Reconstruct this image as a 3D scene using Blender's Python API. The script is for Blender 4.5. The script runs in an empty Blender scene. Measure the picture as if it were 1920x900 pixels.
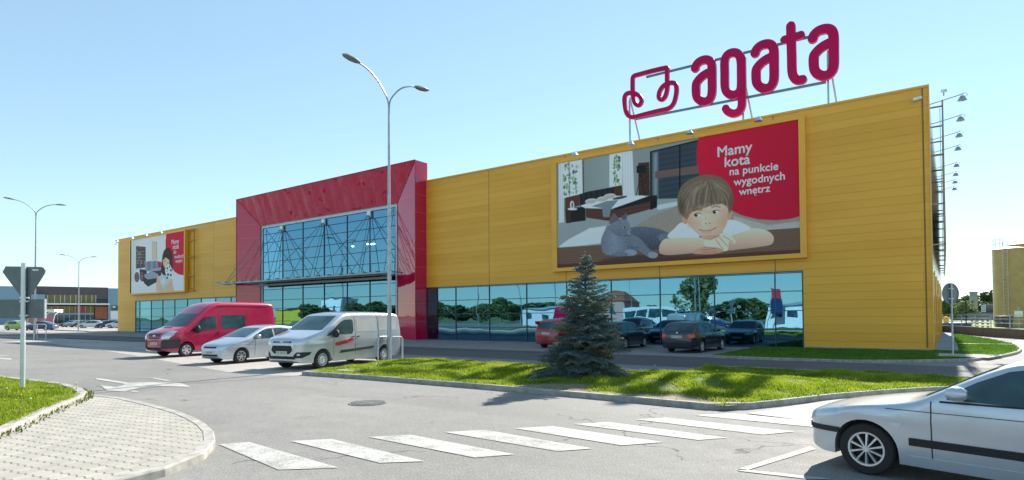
import bpy, bmesh, math, random
import numpy as np
from mathutils import Vector, Matrix
from mathutils.geometry import delaunay_2d_cdt
random.seed(7); rng = np.random.default_rng(7)
SC = bpy.context.scene
COL = SC.collection
R_ = math.radians

# ------------------------------------------------------------------ survey of the place
# F, CX, CY: lens in photo pixels; world x runs along the shop front, y into the shop, z up.
F_, CX, CY, EYE = 1116.0, 960.0, 569.5, 1.82
_U = np.array([-360., -55000., F_]); _U /= np.linalg.norm(_U)
_V = np.array([-579 - CX, 602 - CY, F_]); _V -= _V.dot(_U) * _U; _V /= np.linalg.norm(_V)
RW = np.stack([-_V, np.cross(_U, -_V), _U])
def ray(px, py): return RW @ np.array([px - CX, py - CY, F_])
def G(px, py, z=0.0):
    d = ray(px, py); t = (z - EYE) / d[2]; return (d[0] * t, d[1] * t)
def FY(px, py, Y):
    d = ray(px, py); t = Y / d[1]; return (d[0] * t, Y, EYE + d[2] * t)
def AT(px, py, depth):
    d = ray(px, py) * (depth / F_); return (d[0], d[1], EYE + d[2])
def PR(x, y, z):
    P = np.stack([np.asarray(x, float), np.asarray(y, float) + 0 * np.asarray(x, float), np.asarray(z, float) - EYE], -1) @ RW
    return CX + F_ * P[..., 0] / P[..., 2], CY + F_ * P[..., 1] / P[..., 2]

# ------------------------------------------------------------------ camera, sky, sun, exposure
cam = bpy.data.objects.new('camera', bpy.data.cameras.new('camera')); COL.objects.link(cam)
right, down, fwd = RW[:, 0], RW[:, 1], RW[:, 2]
M = Matrix([[right[i], -down[i], -fwd[i], 0] for i in range(3)] + [[0, 0, 0, 1]])
cam.matrix_world = Matrix.Translation((0, 0, EYE)) @ M
cam.data.sensor_width = 36; cam.data.lens = F_ / 1920 * 36
cam.data.shift_y = (CY - 450) / 1920
cam.data.clip_start = 0.1; cam.data.clip_end = 6000
SC.camera = cam
SUN_EL, SUN_AZ = R_(36.5), R_(-2.5)          # azimuth measured from +y towards +x
w = bpy.data.worlds.new('World'); SC.world = w; w.use_nodes = True
wn = w.node_tree.nodes; wl = w.node_tree.links
sky = wn.new('ShaderNodeTexSky'); sky.sky_type = 'NISHITA'; sky.sun_disc = False
sky.sun_elevation = SUN_EL; sky.sun_rotation = SUN_AZ
sky.air_density = 1.0; sky.dust_density = 0.0; sky.ozone_density = 0.8; sky.altitude = 200
gm = wn.new('ShaderNodeGamma'); gm.inputs[1].default_value = 0.62; wl.new(sky.outputs[0], gm.inputs[0])
tn = wn.new('ShaderNodeMix'); tn.data_type = 'RGBA'; tn.blend_type = 'MULTIPLY'; tn.inputs[0].default_value = 1.0; tn.inputs[7].default_value = (0.81, 0.97, 1.0, 1); wl.new(gm.outputs[0], tn.inputs[6])
wl.new(tn.outputs[2], wn['Background'].inputs[0]); wn['Background'].inputs[1].default_value = 0.122
sl = bpy.data.lights.new('sun', 'SUN'); sl.energy = 3.4; sl.angle = R_(0.55); sl.color = (1.0, 0.95, 0.86)
so = bpy.data.objects.new('sun', sl); COL.objects.link(so)
so.rotation_euler = Vector((-math.sin(SUN_AZ) * math.cos(SUN_EL), -math.cos(SUN_AZ) * math.cos(SUN_EL), -math.sin(SUN_EL))).to_track_quat('-Z', 'Y').to_euler()
so.location = (0, 60, 60)
vs = SC.view_settings; vs.view_transform = 'Standard'; vs.look = 'None'; vs.gamma = 1; vs.exposure = 1.62

# ------------------------------------------------------------------ materials
def srgb(c):
    return tuple((v / 12.92 if v <= 0.04045 else ((v + 0.055) / 1.055) ** 2.4) for v in [q / 255 for q in c]) 
class NT:
    def __init__(s, name):
        s.m = bpy.data.materials.new(name); s.m.use_nodes = True
        s.n = s.m.node_tree.nodes; s.l = s.m.node_tree.links; s.b = s.n['Principled BSDF']; s.out = s.n['Material Output']
    def new(s, t, **k):
        q = s.n.new(t)
        for a, v in k.items(): setattr(q, a, v)
        return q
    def put(s, sock, v):
        if isinstance(v, bpy.types.NodeSocket): s.l.new(v, sock)
        else: sock.default_value = v
    def math(s, op, a, b=0.0, c=0.0, clamp=False):
        q = s.new('ShaderNodeMath', operation=op, use_clamp=clamp)
        for i, v in enumerate((a, b, c)): s.put(q.inputs[i], v)
        return q.outputs[0]
    def coord(s, kind='Object'):
        return s.new('ShaderNodeTexCoord').outputs[kind]
    def geo(s): return s.new('ShaderNodeNewGeometry').outputs['Position']
    def xyz(s, v):
        q = s.new('ShaderNodeSeparateXYZ'); s.l.new(v, q.inputs[0]); return q.outputs
    def noise(s, vec, scale, detail=4, rough=0.55, dist=0.0):
        q = s.new('ShaderNodeTexNoise'); s.l.new(vec, q.inputs['Vector'])
        q.inputs['Scale'].default_value = scale; q.inputs['Detail'].default_value = detail
        q.inputs['Roughness'].default_value = rough; q.inputs['Distortion'].default_value = dist
        return q.outputs[0]
    def ramp(s, fac, stops):
        q = s.new('ShaderNodeValToRGB'); s.put(q.inputs[0], fac); e = q.color_ramp.elements
        while len(e) < len(stops): e.new(0.5)
        for i, (p, c) in enumerate(stops):
            e[i].position = p; e[i].color = (*c, 1) if len(c) == 3 else c
        return q.outputs[0]
    def mix(s, fac, a, b):
        q = s.new('ShaderNodeMix', data_type='RGBA')
        s.put(q.inputs[0], fac)
        s.put(q.inputs[6], a if isinstance(a, bpy.types.NodeSocket) else (*a, 1)); s.put(q.inputs[7], b if isinstance(b, bpy.types.NodeSocket) else (*b, 1))
        return q.outputs[2]
    def bump(s, h, strength=0.3, dist=0.02):
        q = s.new('ShaderNodeBump'); s.put(q.inputs['Height'], h)
        q.inputs['Strength'].default_value = strength; q.inputs['Distance'].default_value = dist
        s.l.new(q.outputs[0], s.b.inputs['Normal']); return q
    def col(s, v): s.put(s.b.inputs['Base Color'], v if isinstance(v, bpy.types.NodeSocket) else (*v, 1))
    def rough(s, v): s.put(s.b.inputs['Roughness'], v)
def simple(name, c, rough=0.5, metal=0.0, coat=0.0, var=0.08, scale=3.0, spec=None):
    t = NT(name); p = t.coord()
    n = t.noise(p, scale, 5)
    a = tuple(max(0, v * (1 - var)) for v in c); b = tuple(min(1, v * (1 + var)) for v in c)
    t.col(t.ramp(n, [(0.3, a), (0.7, b)])); t.rough(rough)
    t.b.inputs['Metallic'].default_value = metal
    t.b.inputs['Coat Weight'].default_value = coat; t.b.inputs['Coat Roughness'].default_value = 0.04
    if spec is not None: t.b.inputs['Specular IOR Level'].default_value = spec
    return t.m
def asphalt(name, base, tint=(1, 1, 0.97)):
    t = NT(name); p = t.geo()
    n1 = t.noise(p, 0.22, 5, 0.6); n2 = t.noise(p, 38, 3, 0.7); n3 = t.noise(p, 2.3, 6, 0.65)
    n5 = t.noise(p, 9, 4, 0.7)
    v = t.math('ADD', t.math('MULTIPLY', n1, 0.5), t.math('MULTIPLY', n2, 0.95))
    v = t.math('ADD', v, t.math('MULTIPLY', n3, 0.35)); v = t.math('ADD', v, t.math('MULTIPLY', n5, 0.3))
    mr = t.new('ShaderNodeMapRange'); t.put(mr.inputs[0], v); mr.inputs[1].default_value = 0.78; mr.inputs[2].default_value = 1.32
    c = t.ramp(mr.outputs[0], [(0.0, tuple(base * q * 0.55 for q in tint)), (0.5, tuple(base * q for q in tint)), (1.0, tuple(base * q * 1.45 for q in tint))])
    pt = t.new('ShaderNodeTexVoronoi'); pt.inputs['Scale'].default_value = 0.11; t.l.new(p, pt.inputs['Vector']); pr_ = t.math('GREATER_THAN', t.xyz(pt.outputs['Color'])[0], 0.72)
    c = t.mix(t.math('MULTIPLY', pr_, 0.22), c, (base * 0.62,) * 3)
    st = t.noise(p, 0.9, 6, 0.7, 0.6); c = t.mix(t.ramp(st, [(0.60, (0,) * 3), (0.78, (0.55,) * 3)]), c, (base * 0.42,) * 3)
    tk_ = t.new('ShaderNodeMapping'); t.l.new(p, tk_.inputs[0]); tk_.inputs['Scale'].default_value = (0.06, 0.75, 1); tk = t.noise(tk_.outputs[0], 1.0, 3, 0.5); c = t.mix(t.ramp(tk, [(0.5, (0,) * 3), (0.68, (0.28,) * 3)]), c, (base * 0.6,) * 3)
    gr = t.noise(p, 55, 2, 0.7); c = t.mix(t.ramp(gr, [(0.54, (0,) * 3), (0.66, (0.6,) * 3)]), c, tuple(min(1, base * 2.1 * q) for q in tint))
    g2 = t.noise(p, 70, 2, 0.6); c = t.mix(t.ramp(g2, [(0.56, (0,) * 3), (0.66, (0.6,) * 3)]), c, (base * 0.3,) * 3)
    # cracks
    vo = t.new('ShaderNodeTexVoronoi', feature='DISTANCE_TO_EDGE'); 
    wv = t.new('ShaderNodeVectorMath', operation='ADD'); t.l.new(p, wv.inputs[0])
    nn = t.new('ShaderNodeTexNoise'); t.l.new(p, nn.inputs['Vector']); nn.inputs['Scale'].default_value = 1.6; nn.inputs['Detail'].default_value = 5
    t.l.new(nn.outputs['Color'], wv.inputs[1]); t.l.new(wv.outputs[0], vo.inputs['Vector']); vo.inputs['Scale'].default_value = 0.17
    cr = t.math('LESS_THAN', vo.outputs['Distance'], 0.0030)
    cr = t.math('MULTIPLY', cr, t.math('GREATER_THAN', t.noise(p, 0.3, 3), 0.5))
    c = t.mix(t.math('MULTIPLY', cr, 0.75), c, (base * 0.22,) * 3)
    t.col(c); t.rough(t.ramp(n3, [(0.3, (0.75,) * 3), (0.7, (0.95,) * 3)]))
    t.b.inputs['Specular IOR Level'].default_value = 0.3
    t.bump(t.math('ADD', n2, t.math('MULTIPLY', vo.outputs['Distance'], 0)), 0.5, 0.006)
    return t.m
def pavers(name, base, rot, bx, by, zig, joint=0.06, jcol=0.35, grass=0.0):
    t = NT(name); p = t.geo()
    mp = t.new('ShaderNodeMapping'); t.l.new(p, mp.inputs[0]); mp.inputs['Rotation'].default_value = (0, 0, rot)
    x, y, z = t.xyz(mp.outputs[0])
    u = t.math('DIVIDE', x, bx); v = t.math('DIVIDE', y, by)
    tri = t.math('PINGPONG', t.math('MULTIPLY', u, 2.0), 1.0)
    tri = t.math('MULTIPLY', t.math('SUBTRACT', t.math('SMOOTH_MIN', t.math('MAXIMUM', t.math('MULTIPLY', t.math('SUBTRACT', tri, 0.5), 2.2), -0.5), 0.5, 0.05), 0), zig)
    v2 = t.math('ADD', v, tri)
    row = t.math('FLOOR', v2); fv = t.math('FRACT', v2)
    u2 = t.math('ADD', u, t.math('MULTIPLY', row, 0.5)); fu = t.math('FRACT', u2); cu = t.math('FLOOR', u2)
    dv = t.math('MINIMUM', fv, t.math('SUBTRACT', 1.0, fv)); du = t.math('MULTIPLY', t.math('MINIMUM', fu, t.math('SUBTRACT', 1.0, fu)), bx / by)
    jn = t.noise(p, 9, 3)
    jw = t.math('MULTIPLY', t.math('ADD', jn, 0.35), joint)
    edge = t.math('MAXIMUM', t.math('LESS_THAN', dv, jw), t.math('MULTIPLY', t.math('LESS_THAN', du, t.math('MULTIPLY', jw, 0.45)), 0.35))
    wn_ = t.new('ShaderNodeTexWhiteNoise', noise_dimensions='2D'); cb = t.new('ShaderNodeCombineXYZ')
    t.l.new(row, cb.inputs[0]); t.l.new(cu, cb.inputs[1]); t.l.new(cb.outputs[0], wn_.inputs[0])
    n1 = t.noise(p, 0.7, 5, 0.6); n2 = t.noise(p, 45, 3, 0.6)
    val = t.math('ADD', t.math('MULTIPLY', wn_.outputs[0], 0.22), t.math('ADD', t.math('MULTIPLY', n1, 0.7), t.math('MULTIPLY', n2, 0.5)))
    mr = t.new('ShaderNodeMapRange'); t.put(mr.inputs[0], val); mr.inputs[1].default_value = 0.4; mr.inputs[2].default_value = 1.05
    c = t.ramp(mr.outputs[0], [(0, tuple(b * 0.72 for b in base)), (1, tuple(b * 1.25 for b in base))])
    jc = t.mix(t.ramp(t.noise(p, 1.4, 4), [(0.45, (0,) * 3), (0.62, (grass,) * 3)]), tuple(b * jcol for b in base), (0.06, 0.10, 0.02))
    c = t.mix(edge, c, jc)
    t.col(c); t.rough(0.85); t.b.inputs['Specular IOR Level'].default_value = 0.3
    t.bump(t.math('SUBTRACT', t.math('MULTIPLY', n2, 0.3), edge), 0.5, 0.006)
    return t.m
def cladding(name):
    t = NT(name); p = t.geo(); x, y, z = t.xyz(p)
    fz = t.math('FRACT', t.math('DIVIDE', z, 0.415))
    d = t.math('MINIMUM', fz, t.math('SUBTRACT', 1.0, fz))
    groove = t.math('SUBTRACT', 1.0, t.math('MULTIPLY', d, 18.0), clamp=True)
    # mild curve of every long panel
    fx = t.math('FRACT', t.math('DIVIDE', t.math('ADD', x, 26.78 + 65), 6.5)); dx = t.math('MULTIPLY', t.math('MINIMUM', fx, t.math('SUBTRACT', 1.0, fx)), 6.5)
    seam = t.math('LESS_THAN', dx, 0.025)
    seam = t.math('MULTIPLY', seam, t.math('LESS_THAN', x, -6.6))
    s2 = t.new('ShaderNodeMapping'); t.l.new(p, s2.inputs[0]); s2.inputs['Scale'].default_value = (0.25, 1, 1)
    n = t.noise(s2.outputs[0], 0.5, 4); nv = t.new('ShaderNodeTexWhiteNoise', noise_dimensions='2D'); cb = t.new('ShaderNodeCombineXYZ'); t.put(cb.inputs[0], t.math('FLOOR', t.math('DIVIDE', z, 0.415))); t.put(cb.inputs[1], t.math('FLOOR', t.math('DIVIDE', t.math('ADD', x, 26.78 + 65), 6.5))); t.l.new(cb.outputs[0], nv.inputs[0])
    v = t.math('ADD', t.math('MULTIPLY', n, 0.8), t.math('MULTIPLY', nv.outputs[0], 0.26))
    c = t.ramp(v, [(0.3, (0.78, 0.365, 0.02)), (0.7, (0.90, 0.445, 0.04))])
    c = t.mix(t.math('MULTIPLY', groove, 0.34), c, (0.36, 0.17, 0.01))
    c = t.mix(t.math('MULTIPLY', seam, 0.8), c, (0.10, 0.07, 0.03))
    t.col(c); t.rough(0.45)
    h = t.math('ADD', t.math('MULTIPLY', groove, -1.0), t.math('MULTIPLY', t.noise(s2.outputs[0], 2.2, 2), 0.25))
    t.bump(h, 0.35, 0.02)
    return t.m
def glossy_red(name):
    t = NT(name); p = t.geo(); x, y, z = t.xyz(p)
    fx = t.math('FRACT', t.math('DIVIDE', t.math('ADD', x, 60.3), 1.36)); dx = t.math('MINIMUM', fx, t.math('SUBTRACT', 1.0, fx))
    fz = t.math('FRACT', t.math('DIVIDE', z, 1.42)); dz = t.math('MINIMUM', fz, t.math('SUBTRACT', 1.0, fz))
    nx = t.new('ShaderNodeNewGeometry').outputs['Normal']; sx = t.xyz(nx)
    slope = t.math('LESS_THAN', sx[2], -0.3)         # the sloping head panel is divided along x, the jambs along z
    seam = t.math('MULTIPLY', t.math('LESS_THAN', dx, 0.006), slope)
    seam = t.math('MAXIMUM', seam, t.math('MULTIPLY', t.math('LESS_THAN', dz, 0.012), t.math('SUBTRACT', 1.0, slope)))
    c = t.mix(t.math('MULTIPLY', seam, 0.7), (0.60, 0.003, 0.06), (0.62, 0.12, 0.2))
    t.col(c); t.rough(0.03); t.b.inputs['IOR'].default_value = 1.45
    t.b.inputs['Coat Weight'].default_value = 0.45; t.b.inputs['Coat Roughness'].default_value = 0.01
    wob = t.math('ADD', t.math('MULTIPLY', t.noise(p, 0.55, 2, 0.4), 1.0), t.math('MULTIPLY', t.math('MULTIPLY', dx, t.math('SUBTRACT', 1, dx)), 0.35))
    bp = t.bump(t.math('MULTIPLY', wob, t.math('ADD', 0.03, slope)), 0.24, 1.3); t.l.new(bp.outputs[0], t.b.inputs['Coat Normal'])
    return t.m
def mirror_glass(name, tint=(0.15, 0.35, 0.50), amount=0.74):
    t = NT(name); p = t.geo()
    gl = t.new('ShaderNodeBsdfGlossy'); gl.inputs['Color'].default_value = (*tint, 1); gl.inputs['Roughness'].default_value = 0.012
    tr = t.new('ShaderNodeBsdfTransparent'); tr.inputs['Color'].default_value = (0.30, 0.62, 0.66, 1)
    bp = t.new('ShaderNodeBump'); t.l.new(t.noise(p, 0.35, 1.5), bp.inputs['Height']); bp.inputs['Strength'].default_value = 0.06; bp.inputs['Distance'].default_value = 0.25
    t.l.new(bp.outputs[0], gl.inputs['Normal'])
    fr = t.new('ShaderNodeLayerWeight'); fr.inputs[0].default_value = 0.25
    f = t.math('ADD', amount, t.math('MULTIPLY', fr.outputs[0], 0.3), clamp=True)
    mx = t.new('ShaderNodeMixShader'); t.l.new(f, mx.inputs[0]); t.l.new(tr.outputs[0], mx.inputs[1]); t.l.new(gl.outputs[0], mx.inputs[2])
    t.l.new(mx.outputs[0], t.out.inputs[0])
    return t.m
def car_paint(name, c, metal=0.0, rough=0.28):
    t = NT(name); p = t.coord()
    n = t.noise(p, 2.0, 4)
    t.col(t.ramp(n, [(0.3, tuple(v * 0.93 for v in c)), (0.7, tuple(min(1, v * 1.04) for v in c))]))
    t.rough(rough); t.b.inputs['Metallic'].default_value = metal
    t.b.inputs['Coat Weight'].default_value = 1.0; t.b.inputs['Coat Roughness'].default_value = 0.05
    return t.m
def car_glass(name='car_glass', c=(0.018, 0.045, 0.055)):
    t = NT(name); p = t.coord(); n = t.noise(p, 1.3, 3)
    t.col(t.ramp(n, [(0.35, c), (0.7, tuple(v * 2.6 for v in c))])); t.rough(0.03); t.b.inputs['IOR'].default_value = 1.55
    return t.m
def leafy(name, a, b, trans=0.35, scale=3.0, rough=0.6):
    t = NT(name); p = t.geo()
    n = t.math('ADD', t.math('MULTIPLY', t.noise(p, scale, 3), 0.7), t.math('MULTIPLY', t.noise(p, scale * 9, 2), 0.3))
    c = t.ramp(n, [(0.35, a), (0.65, b)]); t.col(c); t.rough(rough); t.b.inputs['Specular IOR Level'].default_value = 0.25
    tl = t.new('ShaderNodeBsdfTranslucent'); t.l.new(c, tl.inputs[0])
    mx = t.new('ShaderNodeMixShader'); mx.inputs[0].default_value = trans
    t.l.new(t.b.outputs[0], mx.inputs[1]); t.l.new(tl.outputs[0], mx.inputs[2]); t.l.new(mx.outputs[0], t.out.inputs[0])
    return t.m
def vcol_mat(name):
    t = NT(name); a = t.new('ShaderNodeAttribute', attribute_name='ink'); t.l.new(a.outputs['Color'], t.b.inputs['Base Color']); t.rough(0.6); t.b.inputs['Specular IOR Level'].default_value = 0.15
    return t.m
MT = {}
MT['asphalt'] = asphalt('asphalt', 0.20, (1.03, 0.99, 0.92))
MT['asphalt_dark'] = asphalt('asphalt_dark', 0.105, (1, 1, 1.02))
MT['pave_walk'] = pavers('sidewalk_pavers', (0.37, 0.345, 0.30), R_(-10), 0.15, 0.20, 0.17, 0.055, 0.42, 0.5)
MT['pave_bay'] = pavers('bay_pavers', (0.36, 0.33, 0.29), R_(4), 0.2, 0.1, 0.0, 0.05, 0.6)
MT['pave_shop'] = pavers('shop_pavers', (0.27, 0.27, 0.27), 0.0, 0.42, 0.42, 0.1, 0.05, 0.5)
MT['turf'] = simple('thin_turf', (0.10, 0.13, 0.03), 0.95, var=0.45, scale=7)
MT['kerb'] = simple('kerb_concrete', (0.33, 0.31, 0.28), 0.9, var=0.3, scale=6)
MT['concrete'] = simple('concrete', (0.36, 0.35, 0.33), 0.9, var=0.2, scale=1.5)
MT['clad'] = cladding('yellow_cladding')
MT['trim'] = simple('yellow_trim', (0.88, 0.43, 0.03), 0.38, var=0.05, scale=1)
MT['red'] = glossy_red('glossy_red_panel')
MT['glass'] = mirror_glass('tinted_shop_glass')
MT['frame'] = simple('dark_aluminium', (0.05, 0.085, 0.10), 0.4, 0.6)
MT['steel'] = simple('galvanised_steel', (0.40, 0.43, 0.46), 0.42, 0.75, var=0.15)
MT['steel_light'] = simple('pale_steel', (0.62, 0.66, 0.68), 0.35, 0.5)
MT['magenta'] = simple('magenta_acrylic', (0.54, 0.002, 0.09), 0.6, var=0.1, scale=0.8, spec=.2)
MT['magenta_edge'] = simple('letter_return', (0.5, 0.04, 0.14), 0.5)
MT['dark'] = simple('matt_black', (0.015, 0.016, 0.018), 0.7)
MT['plastic'] = simple('grey_black_plastic', (0.035, 0.038, 0.042), 0.55)
MT['tyre'] = simple('tyre_rubber', (0.02, 0.02, 0.021), 0.85, var=0.2)
MT['rim'] = simple('silver_wheel', (0.62, 0.63, 0.65), 0.3, 0.6)
MT['cglass'] = car_glass()
MT['lamp_glass'] = simple('headlamp_glass', (0.55, 0.62, 0.66), 0.08, 0.35, 1.0)
MT['tail'] = simple('tail_lamp_red', (0.5, 0.01, 0.015), 0.12, 0, 1.0)
MT['plate'] = simple('number_plate', (0.68, 0.68, 0.66), 0.4)
MT['ink'] = simple('black_ink', (0.02, 0.02, 0.025), 0.5)
MT['white'] = simple('white_letter', (0.80, 0.80, 0.80), 0.5, var=0.02)
MT['white_paint'] = simple('white_paint', (0.78, 0.78, 0.76), 0.6, var=0.06)
MT['poster'] = vcol_mat('printed_banner')
MT['sign_back'] = simple('sign_back_grey', (0.15, 0.18, 0.195), 0.5, 0.4, var=0.12, scale=5)
MT['soil'] = simple('dry_soil', (0.20, 0.16, 0.11), 0.95, var=0.35, scale=5)

# ------------------------------------------------------------------ mesh helpers
class MB:
    def __init__(s): s.v = []; s.f = []; s.mi = []; s.cur = 0
    def add(s, vs, fs, mi=None):
        o = len(s.v); s.v.extend([tuple(map(float, q)) for q in vs])
        for f in fs: s.f.append([i + o for i in f]); s.mi.append(s.cur if mi is None else mi)
        return s
    def box(s, x0, x1, y0, y1, z0, z1, mi=None):
        return s.add([(x0, y0, z0), (x1, y0, z0), (x1, y1, z0), (x0, y1, z0), (x0, y0, z1), (x1, y0, z1), (x1, y1, z1), (x0, y1, z1)],
                     [(0, 3, 2, 1), (4, 5, 6, 7), (0, 1, 5, 4), (1, 2, 6, 5), (2, 3, 7, 6), (3, 0, 4, 7)], mi)
    def bar(s, a, b, w, h=None, mi=None):
        a = Vector(a); b = Vector(b); d = (b - a).normalized(); h = h or w
        up = Vector((0, 0, 1)) if abs(d.z) < 0.95 else Vector((0, 1, 0))
        u = d.cross(up).normalized() * (w / 2); v = d.cross(u).normalized() * (h / 2)
        vs = [a - u - v, a + u - v, a + u + v, a - u + v, b - u - v, b + u - v, b + u + v, b - u + v]
        return s.add(vs, [(0, 3, 2, 1), (4, 5, 6, 7), (0, 1, 5, 4), (1, 2, 6, 5), (2, 3, 7, 6), (3, 0, 4, 7)], mi)
    def tube(s, pts, r, n=8, mi=None, caps=True):
        pts = [Vector(p) for p in pts]; rs = r if isinstance(r, (list, tuple)) else [r] * len(pts)
        vs = []; prev = None
        for i, p in enumerate(pts):
            d = (pts[min(i + 1, len(pts) - 1)] - pts[max(i - 1, 0)]).normalized()
            if prev is None:
                ref = Vector((0, 0, 1)) if abs(d.z) < 0.9 else Vector((1, 0, 0)); u = d.cross(ref).normalized()
            else: u = (prev - d * prev.dot(d)).normalized()
            prev = u; v = d.cross(u)
            for k in range(n):
                a = 2 * math.pi * k / n; vs.append(p + (u * math.cos(a) + v * math.sin(a)) * rs[i])
        fs = [(i * n + k, i * n + (k + 1) % n, (i + 1) * n + (k + 1) % n, (i + 1) * n + k) for i in range(len(pts) - 1) for k in range(n)]
        if caps: fs += [tuple(range(n))[::-1], tuple((len(pts) - 1) * n + k for k in range(n))]
        return s.add(vs, fs, mi)
    def lathe(s, prof, origin=(0, 0, 0), axis='z', n=24, mi=None):
        vs = []; m = len(prof)
        for k in range(n):
            a = 2 * math.pi * k / n; c, q = math.cos(a), math.sin(a)
            for (r, h) in prof:
                p = (r * c, r * q, h) if axis == 'z' else ((r * c, h, r * q) if axis == 'y' else (h, r * c, r * q))
                vs.append((p[0] + origin[0], p[1] + origin[1], p[2] + origin[2]))
        fs = [(k * m + i, ((k + 1) % n) * m + i, ((k + 1) % n) * m + i + 1, k * m + i + 1) for k in range(n) for i in range(m - 1)]
        return s.add(vs, fs, mi)
    def prism(s, poly, z0, z1, mi=None):      # poly in xy
        n = len(poly)
        vs = [(x, y, z0) for x, y in poly] + [(x, y, z1) for x, y in poly]
        return s.add(vs, [tuple(range(n))[::-1], tuple(range(n, 2 * n))] + [(i, (i + 1) % n, n + (i + 1) % n, n + i) for i in range(n)], mi)
    def prism_y(s, poly, y0, y1, mi=None):    # poly in xz
        n = len(poly)
        vs = [(x, y0, z) for x, z in poly] + [(x, y1, z) for x, z in poly]
        return s.add(vs, [tuple(range(n)), tuple(range(n, 2 * n))[::-1]] + [(i, n + i, n + (i + 1) % n, (i + 1) % n) for i in range(n)], mi)
    def build(s, name, mats, parent=None, smooth=False, sharp=40, world=True):
        if not isinstance(mats, (list, tuple)): mats = [mats]
        me = bpy.data.meshes.new(name)
        off = parent_world(parent) if (parent is not None and world) else (0, 0, 0)
        me.from_pydata([(x - off[0], y - off[1], z - off[2]) for x, y, z in s.v], [], s.f)
        for m in mats: me.materials.append(MT[m] if isinstance(m, str) else m)
        if len(mats) > 1: me.polygons.foreach_set('material_index', s.mi)
        bm = bmesh.new(); bm.from_mesh(me); bmesh.ops.recalc_face_normals(bm, faces=bm.faces); bm.to_mesh(me); bm.free()
        if smooth:
            me.polygons.foreach_set('use_smooth', [True] * len(me.polygons))
            try: me.set_sharp_from_angle(angle=R_(sharp))
            except Exception: pass
        o = bpy.data.objects.new(name, me); COL.objects.link(o)
        if parent is not None: o.parent = parent
        return o
def parent_world(p):
    v = Vector((0, 0, 0))
    while p is not None: v += p.location; p = p.parent
    return v
def thing(name, label, cat, loc=(0, 0, 0), rz=0.0, group=None):
    o = bpy.data.objects.new(name, None); COL.objects.link(o); o.empty_display_size = 0.3
    o.location = loc; o.rotation_euler = (0, 0, rz); tag(o, label, cat, group); return o
def tag(o, label, cat, group=None, kind=None):
    o['label'] = label; o['category'] = cat
    if group: o['group'] = group
    if kind: o['kind'] = kind
    return o
def structure(o, label=None):
    o['kind'] = 'structure'
    return o
def copy_tree(o, parent=None):
    c = o.copy(); COL.objects.link(c)
    if parent is not None: c.parent = parent
    for ch in list(o.children): copy_tree(ch, c)
    return c
def in_poly(px, py, poly):
    poly = np.asarray(poly, float); ins = np.zeros(np.shape(px), bool); n = len(poly); j = n - 1
    for i in range(n):
        xi, yi = poly[i]; xj, yj = poly[j]
        c = ((yi > py) != (yj > py)); 
        with np.errstate(divide='ignore', invalid='ignore'):
            c &= px < (xj - xi) * (py - yi) / (yj - yi + 1e-12) + xi
        ins ^= c; j = i
    return ins
def smooth_line(pts, n=6, closed=False):
    P = [np.array(p, float) for p in pts]; out = []; m = len(P)
    for i in range(m if closed else m - 1):
        p0 = P[(i - 1) % m] if (closed or i > 0) else 2 * P[0] - P[1]; p1 = P[i]; p2 = P[(i + 1) % m]
        p3 = P[(i + 2) % m] if (closed or i + 2 < m) else 2 * P[-1] - P[-2]
        for k in range(n):
            t = k / n
            out.append(0.5 * ((2 * p1) + (-p0 + p2) * t + (2 * p0 - 5 * p1 + 4 * p2 - p3) * t * t + (-p0 + 3 * p1 - 3 * p2 + p3) * t ** 3))
    if not closed: out.append(P[-1])
    return [tuple(o) for o in out]
def sheet(name, poly, z, mat, hfun=None, step=0.6):
    """filled ground polygon, gridded so it can carry a relief"""
    poly = [tuple(map(float, p[:2])) for p in poly]
    vs = [Vector(p) for p in poly]; n = len(vs)
    if hfun is not None:
        a = np.array(poly); x0, y0 = a.min(0); x1, y1 = a.max(0)
        gx, gy = np.meshgrid(np.arange(x0 + step * .5, x1, step), np.arange(y0 + step * .5, y1, step)); gx = gx.ravel(); gy = gy.ravel()
        k = in_poly(gx, gy, poly); vs += [Vector((x, y)) for x, y in zip(gx[k], gy[k])]
    r = delaunay_2d_cdt(vs, [(i, (i + 1) % n) for i in range(n)], [list(range(n))], 1, 1e-5)
    mb = MB(); mb.add([(v.x, v.y, z + (hfun(v.x, v.y) if hfun else 0)) for v in r[0]], r[2])
    o = mb.build(name, mat, smooth=True); return o
def kerb(name, pts, mat='kerb', wd=0.15, h=0.12, closed=False, z=0.0):
    P = [Vector(p[:2]) for p in pts]; n = len(P); mb = MB(); rows = []
    for i, p in enumerate(P):
        a = P[(i - 1) % n] if (closed or i > 0) else None; b = P[(i + 1) % n] if (closed or i < n - 1) else None
        d = ((p - a).normalized() if a is not None else Vector((0, 0))) + ((b - p).normalized() if b is not None else Vector((0, 0)))
        d.normalize(); nn = Vector((-d.y, d.x)) * wd / 2
        rows.append([(*(p - nn), z - .05), (*(p - nn), z + h - .02), (*(p - nn * .8), z + h), (*(p + nn * .8), z + h), (*(p + nn), z + h - .02), (*(p + nn), z - .05)])
    vs = [q for r in rows for q in r]; fs = []
    for i in range(n if closed else n - 1):
        j = (i + 1) % n
        for k in range(5): fs.append((i * 6 + k, i * 6 + k + 1, j * 6 + k + 1, j * 6 + k))
    if not closed: fs += [tuple(range(6)), tuple((n - 1) * 6 + k for k in range(6))[::-1]]
    mb.add(vs, fs); return structure(mb.build(name, mat))
def resample(pts, step):
    P = np.array(pts, float); d = np.r_[0, np.cumsum(np.linalg.norm(np.diff(P, axis=0), axis=1))]
    n = max(2, int(d[-1] / step) + 1); t = np.linspace(0, d[-1], n)
    return list(zip(np.interp(t, d, P[:, 0]), np.interp(t, d, P[:, 1])))

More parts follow.
